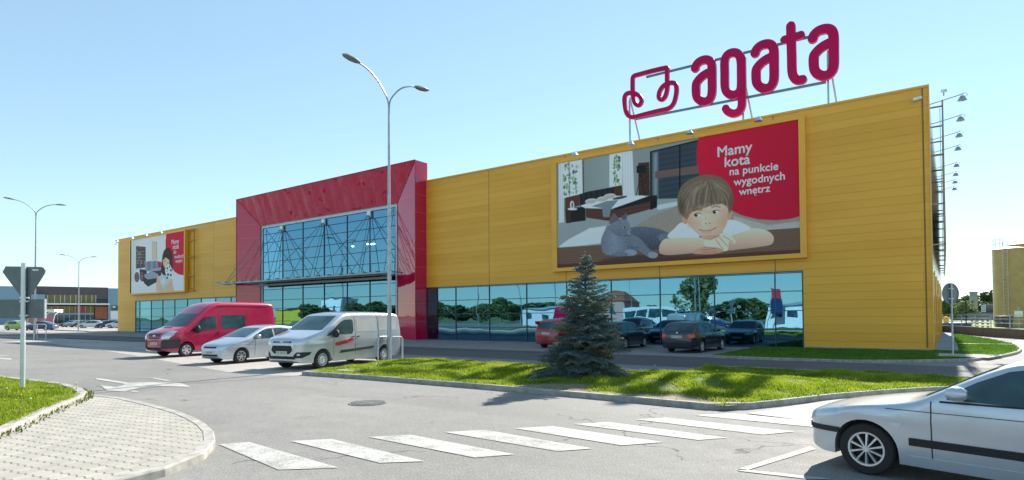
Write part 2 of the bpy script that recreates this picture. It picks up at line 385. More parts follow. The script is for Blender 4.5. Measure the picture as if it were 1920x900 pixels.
# ================================================================== THE GROUND
gnd = MB(); gnd.add([(-2500, -2500, -0.06), (2500, -2500, -0.06), (2500, 3500, -0.06), (-2500, 3500, -0.06)], [(0, 1, 2, 3)])
MT['field'] = simple('far_field', (0.10, 0.14, 0.04), 0.9, var=0.4, scale=0.02)
structure(gnd.build('ground', 'field'))
structure(sheet('road', [(-420, -75), (90, -75), (90, 40), (12, 49.5), (4.1, 52.3), (0.4, 68), (-0.5, 110), (-420, 110)], 0.0, 'asphalt'))
BAY_S = [G(562, 705), G(500, 704), G(440, 700), G(370, 688), G(300, 675), G(200, 658), G(100, 645), G(0, 640.5)]
bay = BAY_S + [(-66, 20.6), (-52, 20.4), (-18.2, 17.6), (-16.6, 12.5)]
MT['pave_bay'] = asphalt('bay_concrete', 0.35, (1.0, 0.93, 0.84))
structure(sheet('parking_bays', bay, 0.004, 'pave_bay'))
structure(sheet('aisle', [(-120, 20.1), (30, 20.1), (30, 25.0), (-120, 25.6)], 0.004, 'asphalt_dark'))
structure(sheet('shop_front_paving', [(-95, 25.75), (-58, 25.6), (-8.1, 25.2), (-8.1, 34.3), (-95, 34.3)], 0.008, 'pave_shop'))
MT['pave_mid'] = asphalt('mid_bay_concrete', 0.22, (0.96, 1, 1.02))
structure(sheet('parking_strip', [(-18.1, 17.35), (-6.4, 17.3), (-6.45, 20.09), (-18.3, 20.09)], 0.005, 'pave_mid'))
structure(sheet('far_lot_paving', [(-150, 27.5), (-98, 27.5), (-92, 31.5), (-92, 60), (-260, 90), (-260, 30)], 0.004, 'pave_bay'))

# right hand foot pavement beside the island and the lit concrete beyond the corner
structure(sheet('pavement', [(-2.95, 11.25), (1.2, 9.9), (3.2, 13.6), (2.2, 17.5), (-0.55, 16.55), (-1.85, 14.35)], 0.012, 'pave_mid2') if 0 else sheet('pavement', [(-2.95, 11.35), (1.6, 10.4), (3.6, 14.2), (1.2, 18.4), (-0.55, 16.45), (-1.85, 14.35)], 0.012, MT['pave_bay']))

# centre island
ISL = [(-16.35, 11.34), (-15.2, 11.45), (-13.4, 11.58), (-9.5, 11.66), (-6.4, 11.62), (-4.5, 11.54), (-3.35, 11.46), (-2.7, 12.7), (-1.96, 14.3), (-0.7, 16.3), (0.9, 18.2), (1.6, 20.0),
       (-3.7, 20.08), (-6.4, 20.08), (-6.3, 17.3), (-10, 17.35), (-17.1, 17.35), (-17.25, 16.9), (-16.75, 13.5)]
def hump(x, y):
    e = min(1, max(0, -((x + 3.35) * 6.8 - (y - 11.46) * 4.25) / 8.0 / 1.6), max(0, (y - 11.5) / 1.2)) * min(1, max(0, (x + 17) / 1.5))
    return 0.095 + e * (0.05 * math.sin(x * 1.1 + 0.5) * math.sin(y * 0.9) + 0.13 * math.exp(-((y - 14.6) / 1.6) ** 2))
structure(sheet('grass_island', ISL, 0.0, 'turf', hump, 0.5)); kerb('kerb', resample(ISL + [ISL[0]], 0.9), closed=False, wd=0.13, h=0.12)
structure(sheet('bare_soil', [(-8.6, 11.72), (-3.5, 11.56), (-3.0, 12.3), (-4.2, 12.7), (-5.4, 12.35), (-6.8, 12.7), (-8.2, 12.2)], 0.012, 'soil', hump, .3))
# strip of lawn along the yellow wall and the corner
LAWN = [(-8.0, 25.25), (-6.3, 25.0), (-2.75, 25.2), (-0.9, 26.4), (0.8, 28.2), (1.95, 31.5), (2.6, 34.5), (2.95, 37.5), (3.1, 43.0), (2.6, 49.0), (1.0, 60), (0.55, 60.5), (0.55, 38), (0.5, 34.0), (-0.3, 33.4), (-8.0, 33.4)]
structure(sheet('lawn', LAWN, 0.09, MT['turf'])); kerb('kerb', resample(LAWN[:11], 1.0), wd=0.14, h=0.11)
structure(sheet('cross_path', [(-0.2, 29.2), (1.35, 29.0), (1.9, 31.0), (-0.2, 31.3)], 0.108, 'pave_bay'))
structure(sheet('garden_path', [(-0.2, 41.6), (2.96, 41.6), (2.96, 42.2), (-0.2, 42.2)], 0.108, 'pave_bay'))
structure(sheet('side_path', [(-0.42, 34.12), (0.55, 34.05), (0.55, 66), (-0.1, 66)], 0.10, 'pave_shop'))
MT['yard'] = asphalt('yard_concrete', 0.42, (1, 0.95, 0.88))
structure(sheet('yard', [(2.8, 30), (40, 20), (60, 45), (12, 50), (4.1, 52), (3.1, 46)], 0.006, 'yard'))

# left island and block-paved footway
LI = smooth_line([(-60, 7.0), (-35, 5.6), (-25, 5.2), (-21.8, 5.3), (-18.6, 5.55), (-16.4, 5.35), (-15.2, 4.95), (-14.0, 4.2), (-12.6, 3.35), (-11.3, 2.55), (-10.1, 1.2), (-9.3, -1.5), (-9.2, -6)], 5)
def hump2(x, y): return 0.115 + 0.03 * math.sin(x * 2.1) * math.sin(y * 1.7)
LIP = LI + [(-60, -6)]
structure(sheet('grass_corner', LIP, 0.0, 'turf', hump2, 0.5)); kerb('kerb', resample(LI, 0.8), wd=0.2, h=0.17)
WK = smooth_line([(-15.85, 5.25), (-14.6, 5.42), (-13.25, 5.38), (-11.3, 5.2), (-9.9, 4.9), (-8.9, 4.55), (-8.0, 4.05), (-7.5, 3.5), (-7.25, 2.9), (-7.15, 2.0), (-7.2, 0), (-7.4, -6)], 5)
walk = WK + [(-9.1, -6), (-9.2, -1.5), (-10.0, 1.2), (-11.2, 2.6), (-12.55, 3.42), (-13.95, 4.27), (-15.1, 5.0)]
structure(sheet('sidewalk', walk, 0.10, 'pave_walk')); kerb('kerb', resample(WK, 0.75), wd=0.16, h=0.108)
kerb('kerb', [(-97, 32.2), (-110, 33.2), (-124, 35.5)], wd=0.3, h=0.14)
structure(sheet('verge', [(-92, 34.3), (-92, 31.2), (-97.2, 32.4), (-109, 33.3), (-123, 36), (-108, 38.5), (-92, 41)], 0.10, MT['pave_bay']))

# grass
def grass(name, poly, n, hmin, hmax, zfun, mat, patch=0.0, wid=0.012, hide=None):
    a = np.array(poly)[:, :2]; x0, y0 = a.min(0); x1, y1 = a.max(0)
    x = rng.uniform(x0, x1, int(n * 2.2)); y = rng.uniform(y0, y1, int(n * 2.2))
    k = in_poly(x, y, a)
    if hide is not None: k &= hide(x, y)
    d = np.sin(x * 1.9 + 1.3 * np.sin(y * 2.3)) * np.sin(y * 2.7 + 1.1 * np.sin(x * 1.2)) + 0.5 * np.sin(x * 5.1 + y * 3.3)
    k &= rng.uniform(-1, 1, len(x)) < 0.75 + d * patch * 1.3
    x = x[k][:n]; y = y[k][:n]; d = d[k][:n]; m = len(x)
    h = rng.uniform(hmin, hmax, m) * (1 + 0.4 * d); ang = rng.uniform(0, 2 * np.pi, m); lean = rng.uniform(0.1, 0.7, m) * h; la = rng.uniform(0, 2 * np.pi, m)
    z = np.array([zfun(u, v) for u, v in zip(x, y)]) if callable(zfun) else np.full(m, zfun)
    wx = np.cos(ang) * wid; wy = np.sin(ang) * wid; lx = np.cos(la) * lean; ly = np.sin(la) * lean
    V = np.zeros((m, 5, 3))
    V[:, 0] = np.stack([x - wx, y - wy, z - .01], 1); V[:, 1] = np.stack([x + wx, y + wy, z - .01], 1)
    V[:, 2] = np.stack([x - wx * .8 + lx * .35, y - wy * .8 + ly * .35, z + h * .6], 1); V[:, 3] = np.stack([x + wx * .8 + lx * .35, y + wy * .8 + ly * .35, z + h * .6], 1)
    V[:, 4] = np.stack([x + lx, y + ly, z + h], 1)
    me = bpy.data.meshes.new(name); me.vertices.add(m * 5); me.vertices.foreach_set('co', V.reshape(-1))
    b = (np.arange(m) * 5)[:, None]
    me.loops.add(m * 7); me.loops.foreach_set('vertex_index', (b + np.array([[0, 1, 3, 2, 2, 3, 4]])).reshape(-1))
    me.polygons.add(m * 2); ls = (np.arange(m) * 7)[:, None] + np.array([[0, 4]]); me.polygons.foreach_set('loop_start', ls.reshape(-1))
    try: me.polygons.foreach_set('loop_total', np.tile([4, 3], m))
    except Exception: pass
    me.update(); me.validate(); me.materials.append(MT[mat] if isinstance(mat, str) else mat)
    o = bpy.data.objects.new(name, me); COL.objects.link(o); return o
MT['grass'] = leafy('spring_grass', (0.13, 0.21, 0.014), (0.31, 0.39, 0.03), 0.5, 1.3)
_g = MT['grass'].node_tree.nodes; _r = [n for n in _g if n.type == 'VALTORGB'][0].color_ramp; _e = _r.elements.new(0.72); _e.color = (0.40, 0.37, 0.12, 1); _r.elements[1].position = 0.56
MT['grass2'] = leafy('dense_lawn', (0.06, 0.16, 0.012), (0.13, 0.26, 0.025), 0.4, 1.3)
def isl_ok(x, y):       # bare soil near the front kerb by the spruce
    return ~((y < 12.25 + 0.30 * np.sin(x * 2.3) + .12 * np.sin(x * 7)) & (x > -8.5) & (x < -3.2) & (rng.uniform(0, 1, len(x)) < 0.93))
tag(grass('grass', ISL, 100000, 0.03, 0.09, hump, 'grass', 0.75, 0.010, isl_ok), 'bright spring grass growing on the island round the spruce', 'grass', kind='stuff')
tag(grass('grass', [p for p in LI if -25.5 < p[0] < -9.5 and p[1] > 0.5] + [(-13, .5), (-17, 1.2), (-25, 3)], 75000, 0.03, 0.09, hump2, 'grass', 0.25, 0.009), 'bright grass on the rounded corner beside the block footway', 'grass', kind='stuff')
lx = np.array(LAWN)
tag(grass('grass', LAWN, 60000, 0.03, 0.06, 0.09, 'grass2', 0.0, 0.014, lambda x, y: ~((x > -0.3) & (y > 29) & (y < 31.3)) & ~((y > 41.6) & (y < 42.2)) & (y < 62)), 'short mown lawn along the foot of the yellow wall', 'grass', kind='stuff')
# weeds squeezed between kerb and footway, dandelions
MT['weed'] = leafy('weed_leaf', (0.06, 0.10, 0.012), (0.20, 0.22, 0.04), 0.35, 6)
wd = []
for (x, y) in resample(LI, 0.12):
    if -17 < x < -9.6: wd.append((x, y))
wp = [(x + 0.10, y + 0.04) for x, y in wd] + [(x + 0.34 if i % 3 else x + 0.2, y + 0.16) for i, (x, y) in enumerate(wd)][::-1]
tag(grass('weeds', wp, 5000, 0.02, 0.065, 0.10, 'weed', 0.8, 0.014), 'ragged weeds in the joint between corner kerb and block footway', 'weeds', kind='stuff')
dn = MB()
for i in range(70):
    while True:
        if i < 36: x, y = random.uniform(-20, -11), random.uniform(1.5, 5.4); ok = in_poly(np.array([x]), np.array([y]), LIP)[0]; z = hump2(x, y)
        else: x, y = random.uniform(-16, -1.5), random.uniform(11.8, 19.5); ok = in_poly(np.array([x]), np.array([y]), ISL)[0]; z = hump(x, y)
        if ok: break
    h = random.uniform(0.06, 0.16) if random.random() < .8 else 0.26
    dn.tube([(x, y, z), (x + random.uniform(-.02, .02), y, z + h)], 0.003, 4, 0)
    q = i % 3 == 0; r = 0.022 if q else 0.017
    dn.lathe([(0.001, -r * .7), (r, -r * .2), (r, r * .3), (0.001, r * .8)], (x, y, z + h), 'z', 7, 1 if q else 2)
MT['dand_w'] = simple('dandelion_clock', (0.7, 0.7, 0.66), 0.9); MT['dand_y'] = simple('dandelion_yellow', (0.8, 0.55, 0.02), 0.8)
tag(dn.build('dandelions', ['grass2', 'dand_w', 'dand_y']), 'yellow and seeding dandelions scattered through both grass islands', 'dandelions', kind='stuff')

MT['iron'] = simple('cast_iron', (0.22, 0.21, 0.20), 0.6, 0.4, var=.3, scale=20)
# ------------------------------------------------------------------ road markings
def worn(name, c):
    t = NT(name); p = t.geo(); n = t.math('ADD', t.math('MULTIPLY', t.noise(p, 30, 3, .7), .6), t.math('MULTIPLY', t.noise(p, 3, 4), .5))
    n = t.math('ADD', n, t.math('MULTIPLY', t.math('SUBTRACT', t.noise(p, 0.8, 3), .5), .3)); mr_ = t.new('ShaderNodeMapRange'); t.put(mr_.inputs[0], n); mr_.inputs[1].default_value = 0.40; mr_.inputs[2].default_value = 0.58; mr_.inputs[3].default_value = 0.55; mr_.inputs[4].default_value = 0.97; a = mr_.outputs[0]; q = t.new('ShaderNodeBsdfTransparent'); mx = t.new('ShaderNodeMixShader')
    t.col(t.ramp(n, [(0.4, tuple(v * .8 for v in c)), (0.7, c)])); t.rough(0.8)
    t.l.new(a, mx.inputs[0]); t.l.new(q.outputs[0], mx.inputs[1]); t.l.new(t.b.outputs[0], mx.inputs[2]); t.l.new(mx.outputs[0], t.out.inputs[0]); return t.m
MT['paint'] = worn('worn_road_paint', (0.47, 0.46, 0.43)); MT['paint_faint'] = worn('faint_road_paint', (0.42, 0.41, 0.39))
def mark(name, quads, mat='paint', z=0.009):
    mb = MB()
    for q in quads: mb.add([(*p, z) for p in q], [tuple(range(len(q)))])
    return structure(mb.build(name, mat))
Z8 = [[(410, 834), (468, 830), (635, 878), (522, 882)], [(545, 828), (622, 824), (797, 866), (712, 869)], [(690, 820), (770, 816), (965, 853), (890, 859)],
      [(832, 811), (910, 807), (1112, 842), (1045, 847)], [(965, 804), (1035, 800), (1245, 830), (1165, 836)], [(1075, 796), (1140, 792), (1365, 822), (1310, 826)],
      [(1190, 787), (1250, 784), (1490, 810), (1430, 816)], [(1300, 779), (1375, 776), (1560, 794), (1530, 802)]]
for q in Z8: mark('crossing_stripe', [[G(*p) for p in q]])
mark('lane_line', [[G(*p) for p in [(1380, 882), (1400, 883), (1530, 843), (1518, 838)]], [G(*p) for p in [(1384, 884), (1384, 880), (1560, 899), (1520, 900)]]])
_ar = [(540, 330), (565, 330), (720, 354), (860, 352), (1020, 358), (1072, 376), (1040, 377), (860, 371), (790, 381), (700, 404), (600, 398), (565, 368), (600, 373), (655, 379), (705, 366), (690, 359), (540, 335)]
mark('turn_arrow', [[G(u / 3, 600 + v / 3) for u, v in _ar], [G(u / 3, 600 + v / 3) for u, v in [(835, 325), (860, 325), (965, 342), (930, 343)]], [G(u / 3, 600 + v / 3) for u, v in [(720, 401), (760, 399), (785, 405), (750, 407)]]])
mark('lane_dash', [[G(*p) for p in [(-30, 669), (22, 672.5), (20, 675), (-30, 671.5)]], [G(*p) for p in [(-30, 665.5), (15, 667), (18, 668), (-30, 667)]]])
mark('edge_line', [[G(*p) for p in [(0, 630), (0, 631.5), (55, 630.8), (45, 629.8)]]], 'paint_faint', 0.012)
def stripe(a, b, w_, mat, z, name):
    a = np.array(a); b = np.array(b); d = (b - a) / np.linalg.norm(b - a); n = np.array([-d[1], d[0]]) * w_ / 2
    return [tuple(a - n), tuple(a + n), tuple(b + n), tuple(b - n)]
MT['tar'] = simple('tar_seam', (0.035, 0.035, 0.037), 0.6)
sm = resample([G(152, 740), G(240, 732), G(350, 719.5), G(480, 711), G(566, 704)], 0.4)
mark('asphalt_seam', [stripe((sm[i][0] + random.uniform(-.01, .01), sm[i][1]), sm[i + 1], 0.03, 'tar', 0, '') for i in range(len(sm) - 1)], 'tar', 0.010)
for X, Y in ((-27.0, 28.0), (-22.9, 27.4), (-19.2, 26.9)): mark('bay_mark', [[(X - .45, Y - .25), (X + .45, Y - .3), (X + .5, Y + .1), (X - .4, Y + .2)]], 'paint_faint', 0.013)
mk = MB()
for i in range(8): mk.add([(x, y, 0.014) for x, y in stripe((-33.5 + i * 3.1, 26.0), (-33.5 + i * 3.1, 30.8), 0.12, '', 0, '')], [(0, 1, 2, 3)])
structure(mk.build('bay_lines', 'paint_faint'))
t = thing('drain_cover', 'round slotted iron drain cover set in the asphalt before the zebra crossing', 'drain cover', (*G(690, 756), 0.006))
mb = MB(); c = G(690, 756)
mb.lathe([(0.40, 0.0), (0.40, 0.010), (0.355, 0.012), (0.355, 0.004), (0.001, 0.004)], (c[0], c[1], 0.004), 'z', 32); mb.build('rim', 'iron', t)
mb = MB()
for i in range(-6, 7):
    hw = math.sqrt(max(0.01, 0.34 ** 2 - (i * 0.055) ** 2)); mb.box(c[0] + i * 0.055 - 0.016, c[0] + i * 0.055 + 0.016, c[1] - hw, c[1] + hw, 0.012, 0.024)
mb.box(c[0] - .36, c[0] + .36, c[1] - .02, c[1] + .02, 0.013, 0.026);  mb.build('grate', 'iron', t)
c = G(1480, 714, 0.16); mb = MB(); mb.lathe([(0.42, 0), (0.42, 0.1), (0.001, 0.11)], (c[0], c[1], hump(*c) - .07), 'z', 24)
tag(mb.build('manhole_cover', 'soil'), 'dark round manhole cover lying in the island grass', 'manhole cover')
c = G(660, 690, 0.2); mb = MB(); mb.box(c[0] - .5, c[0] + .55, c[1] - .3, c[1] + .35, hump(*c) - .04, hump(*c) + 0.05)
tag(mb.build('concrete_slab', 'kerb'), 'pale concrete slab sunk in the grass near the main lamp post', 'slab')

# ================================================================== THE SHOP
D = 34.12; HB = 12.5; XL, XP0, XP1, XR = -91.1, -58.9, -33.07, -0.41
ORG = (-46, D, 0)
shop = thing('retail_building', 'long yellow clad furniture store with tinted window bands and a red entrance portal', 'building', ORG)
def wall(name, x0, x1, z0, z1, mat='clad', y0=D, y1=D + .25):
    return MB().box(x0, x1, y0, y1, z0, z1).build(name, mat, shop)
GR0, GR1, GL0, GL1, GZ = XP1, -5.93, -85.7, XP0, 4.10
wall('wall', XP1, GR1, GZ, HB); wall('wall', GR1, XR, 0.12, HB)
wall('wall', XL, GL0, 0.12, HB); wall('wall', GL0, XP0, GZ, HB)
MB().box(GR1, XR + .003, D - .02, D + .2, 0, .12).build('plinth', 'concrete', shop)
MB().box(XL, GL0, D - .02, D + .2, 0, .12).build('plinth', 'concrete', shop)
MT['side_wall'] = simple('pale_side_cladding', (0.62, 0.58, 0.48), 0.18, 0.3, var=.04, scale=.5)
mb = MB(); mb.add([(XR, D + .25, 0), (-0.12, 66, 0), (-0.12, 66, HB), (XR, D + .25, HB), (XR - .25, D + .25, 0), (-0.37, 66, 0), (-0.37, 66, HB), (XR - .25, D + .25, HB)],
                  [(0, 1, 2, 3), (5, 4, 7, 6), (3, 2, 6, 7), (1, 5, 6, 2), (0, 3, 7, 4)]); mb.build('side_wall', 'side_wall', shop)
MB().box(XL, XL + .25, D + .25, 66, 0, HB).build('side_wall', 'clad', shop)
MB().box(XL, -.37, 66.003, 66.3, 0, HB).build('rear_wall', 'concrete', shop)
MT['roof'] = simple('roof_membrane', (0.3, 0.3, 0.3), .8); MB().box(XL + .25, XR - .25, D + .25, 66, HB - .35, HB - .2).build('roof', 'roof', shop)
for a, b in ((XL - .03, XP0), (XP1, XR + .03)): MB().box(a, b, D - .05, D + .3, HB, HB + .10).build('parapet_trim', 'trim', shop)
MB().box(XR - .02, XR + .035, D - .035, D + .22, 0.1, HB).build('corner_trim', 'trim', shop)
MB().box(XR - .27, XR - .21, D - .02, D, 0.2, HB - .02).build('downpipe', simple('brown_joint', (0.22, 0.12, 0.03), .5), shop)
for a, b in ((GR0, GR1), (GL0, GL1)): MB().box(a, b, D - .015, D + .1, GZ - .06, GZ).build('window_lintel', 'frame', shop)
# rooms behind the glass
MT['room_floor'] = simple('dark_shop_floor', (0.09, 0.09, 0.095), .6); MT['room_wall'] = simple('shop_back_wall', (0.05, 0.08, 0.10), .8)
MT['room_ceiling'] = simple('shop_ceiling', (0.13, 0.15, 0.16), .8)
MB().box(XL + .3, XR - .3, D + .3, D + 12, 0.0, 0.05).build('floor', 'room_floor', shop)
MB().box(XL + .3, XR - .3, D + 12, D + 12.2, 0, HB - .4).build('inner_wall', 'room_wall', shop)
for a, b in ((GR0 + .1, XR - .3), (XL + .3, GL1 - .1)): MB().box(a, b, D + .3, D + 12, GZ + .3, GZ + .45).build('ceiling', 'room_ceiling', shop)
MT['column'] = simple('shop_column', (0.45, 0.5, 0.5), .5)
for x in (-26.6, -16.9, -10.4, -7.1): MB().box(x, x + .5, D + .9, D + 1.4, .05, GZ + .3).build('column', 'column', shop)
MT['sofa'] = simple('display_fabric', (0.35, 0.5, 0.55), .8); MT['wood'] = simple('orange_wood', (0.45, 0.25, 0.09), .5)
for x, ww, hh, m in ((-29, .9, .45, 'sofa'), (-24.6, .3, .5, 'sofa'), (-23.8, .8, .4, 'sofa'), (-21.9, 1.2, .6, 'wood'), (-7.5, .6, .8, 'sofa'), (-9.3, .9, 2.6, 'wood'), (-13, 1.5, .8, 'sofa')):
    MB().box(x, x + ww, D + 1.2, D + 1.9, .05, .05 + hh).build('display', m, shop)
def window_bay(x0, x1, z0, z1, rows, Y, mull=.055, tr=.045, right=True):
    w_ = MB().add([(x0, Y, z0), (x1, Y, z0), (x1, Y, z1), (x0, Y, z1)], [(0, 1, 2, 3)]).build('window', 'glass', shop)
    f = MB(); f.box(x0 - mull / 2, x0 + mull / 2, Y - .05, Y - .003, z0, z1)
    if right: f.box(x1 - mull / 2, x1 + mull / 2, Y - .05, Y - .003, z0, z1)
    xa, xb = x0 + mull / 2, x1 - mull / 2
    for r in rows: f.box(xa, xb, Y - .045, Y - .004, r - tr / 2, r + tr / 2)
    f.build('frame', 'frame', w_)
    return w_
RX = [-33.07, -30.06, -26.82, -23.52, -20.29, -17.03, -13.8, -10.57, -7.34, -5.93]
for i in range(9): window_bay(RX[i] + .03, RX[i + 1] - .03 if i == 8 else RX[i + 1] + .03, .02, GZ - .06, (.06, 1.0, 2.0, 3.03, GZ - .1), D + .03, right=(i == 8))
LX = [-85.6, -84.4, -81.15, -78.0, -74.9, -71.8, -68.6, -65.4, -62.2, -58.95]
for i in range(9): window_bay(LX[i] + .03, LX[i + 1] + (-.05 if i == 8 else .03), .02, GZ - .06, (.06, 1.0, 2.0, 3.03, GZ - .1), D + .03, right=(i == 8))
# --- the red portal
PF, PB, PT = 32.9, 33.95, 14.0; IX0, IX1, IZ = -56.2, -36.2, 11.15
portal = MB()
portal.add([(XP0, PF, 0), (XP0, PF, PT), (XP1, PF, PT), (XP1, PF, 0), (IX0, PB, 0), (IX0, PB, IZ), (IX1, PB, IZ), (IX1, PB, 0)], [(0, 1, 5, 4), (1, 2, 6, 5), (2, 3, 7, 6)])
portal.add([(XP1, PF, 0), (XP1, PF, PT), (XP1, D + .12, PT), (XP1, D + .12, 0)], [(0, 1, 2, 3)])
portal.add([(XP0, PF, 0), (XP0, PF, PT), (XP0, D + .12, PT), (XP0, D + .12, 0)], [(3, 2, 1, 0)])
portal.add([(XP0, PF, PT), (XP1, PF, PT), (XP1, D + .12, PT), (XP0, D + .12, PT)], [(0, 1, 2, 3)])
portal.add([(XP0, D + .12, HB - .2), (XP1, D + .12, HB - .2), (XP1, D + .12, PT), (XP0, D + .12, PT)], [(0, 1, 2, 3)])
# reveal behind the slopes
portal.add([(IX0, PB, 0), (IX0, PB, IZ), (IX1, PB, IZ), (IX1, PB, 0), (IX0, PB + .35, 0), (IX0, PB + .35, IZ), (IX1, PB + .35, IZ), (IX1, PB + .35, 0)], [(0, 1, 5, 4), (1, 2, 6, 5), (2, 3, 7, 6)])
po = portal.build('portal', 'red', shop)
ed = MB()
for a, b in (((XP0, PF, 0), (XP0, PF, PT)), ((XP1, PF, 0), (XP1, PF, PT)), ((XP0, PF, PT), (XP1, PF, PT)), ((XP0, PF, PT), (IX0, PB, IZ)), ((XP1, PF, PT), (IX1, PB, IZ)), ((IX0, PB, IZ), (IX1, PB, IZ)), ((IX0, PB, 0), (IX0, PB, IZ)), ((IX1, PB, 0), (IX1, PB, IZ))):
    ed.bar((a[0], a[1] - .01, a[2]), (b[0], b[1] - .01, b[2]), .06, .05)
ed.build('edge_trim', simple('red_trim', (0.42, 0.02, 0.05), .3), po)
YG = PB + .12
MT['pale_frame'] = simple('pale_window_surround', (0.50, 0.60, 0.68), .4, .2)
sf = MB(); sf.box(IX0 + .002, IX0 + .28, YG - .06, YG + .15, 0, IZ - .002); sf.box(IX1 - .28, IX1 - .002, YG - .06, YG + .15, 0, IZ - .002); sf.box(IX0 + .28, IX1 - .28, YG - .06, YG + .15, IZ - .28, IZ - .002)
sf.build('window_surround', 'pale_frame', shop)
EX = [-55.92, -52.5, -49.2, -45.95, -42.7, -39.7, -36.48]
for i in range(6):
    window_bay(EX[i], EX[i + 1], 5.3, IZ - .28, (5.34, 6.35, 7.4, 8.4, 9.35, 10.2, IZ - .31), YG, .07, .05, i == 5)
    window_bay(EX[i], EX[i + 1], .05, 5.24, (.1, 1.45, 2.7, 3.55, 4.6), YG, .07, .05, i == 5)
MB().box(IX0 + .28, IX1 - .28, YG - .05, YG + .1, 5.243, 5.297).build('transom', 'frame', shop)
# things standing in the entrance hall, seen dimly
MT['lamp_on'] = (lambda t: (t.n.remove(t.b), t.l.new((lambda e: (e.inputs.__getitem__(0).__setattr__('default_value', (1, .95, .8, 1)), e.inputs.__getitem__(1).__setattr__('default_value', 9), e)[2])(t.new('ShaderNodeEmission')).outputs[0], t.out.inputs[0]), t.m)[2])(NT('lit_ceiling_lamp'))
for x, z in ((-46.9, 6.75), (-44.7, 6.8), (-44.2, 6.75), (-43.8, 6.75), (-40.6, 7.1)):
    m_ = MB(); m_.lathe([(.001, -.1), (.13, -.04), (.13, .04), (.001, .1)], (x, YG + 4.0, z + 2.0), 'z', 10); m_.build('ceiling_lamp', 'lamp_on', shop)
# --- canopy hung on rods
CY0, CY1, CZ = 31.55, YG - .08, 5.32
can = MB()
for x0_, x1_ in [(-59.9 + i * 1.5, -59.9 + i * 1.5 + 1.42) for i in range(17)]:
    x1_ = min(x1_, -34.3)
    can.box(x0_, x1_, CY0 + .0, PF - .05 if (x0_ < IX0 or x1_ > IX1) else CY1, CZ, CZ + .03, 0)
cno = can.build('canopy', [simple('smoked_canopy_glass', (0.03, 0.06, 0.08), .06, .2, 1.0)], shop)
fr = MB(); fr.bar((-60, CY0, CZ - .06), (-34.2, CY0, CZ - .06), .07, .12, 0); fr.bar((-56.1, CY0 + .7, CZ - .12), (-36.3, CY0 + .7, CZ - .12), .08, .14, 0)
for i in range(18):
    x = -59.9 + i * 1.5; fr.box(x - .1, x + .1, CY0 - .25, CY0 + .1, CZ + .03, CZ + .09, 0)
    fr.bar((x, CY0, CZ - .05), (x, PF - .06 if (x < IX0 or x > IX1) else CY1, CZ - .05), .05, .1, 0)
fr.build('frame', simple('canopy_steel', (0.30, 0.38, 0.44), .4, .4), cno)
MB().box(IX0 + .05, IX1 - .05, CY1 - .9, CY1 - .6, CZ - .42, CZ - .24).build('beam', simple('pale_beam', (0.42, 0.38, 0.33), .5), cno)
MT['rod'] = simple('rod_steel', (0.16, 0.24, 0.30), .4, .4)
for k, xa in enumerate((-55.6, -52.5, -46.0, -42.7, -39.6, -36.6)): pass
TOPS = [(-55.6, 10.75), (-52.5, 10.6), (-45.9, 10.6), (-39.65, 10.65), (-36.6, 10.7)]
FEET = {0: (-58.6, -52.6), 1: (-58.2, -54.1, -51.0, -49.3), 2: (-51.2, -47.7, -44.6, -42.7), 3: (-43.9, -41.2, -38.2, -36.7), 4: (-39.3, -35.2)}
for k, (x, z) in enumerate(TOPS):
    for fx in FEET[k]: MB().tube([(x, YG - .12, z), (fx, CY0 + .05, CZ + .02)], .026, 6).build('tie_rod', 'rod', cno)
    if 0 < k < 4: MB().box(x - .22, x + .22, YG - .2, YG - .055, z - .35, z + .2).build('bracket', 'steel_light', cno)
# outward-wrapped rods are part of the canopy; the wall lamps of the side wall come with its billboard
MT['side_glass'] = mirror_glass('side_wall_glass', (0.75, 0.8, 0.82), 0.6)
mb = MB()
def xs(y): return XR + (y - D) * (0.29 / 31.9) + .01
for i in range(5):
    y0 = 37 + i * 5.4; y1 = y0 + 5.2
    w_ = MB().add([(xs(y0), y0, .1), (xs(y1), y1, .1), (xs(y1), y1, 3.9), (xs(y0), y0, 3.9)], [(0, 1, 2, 3)]).build('window', 'side_glass', shop)
    MB().bar((xs(y0) + .03, y0, .1), (xs(y0) + .03, y0, 3.95), .05, .1).build('frame', 'trim', w_)

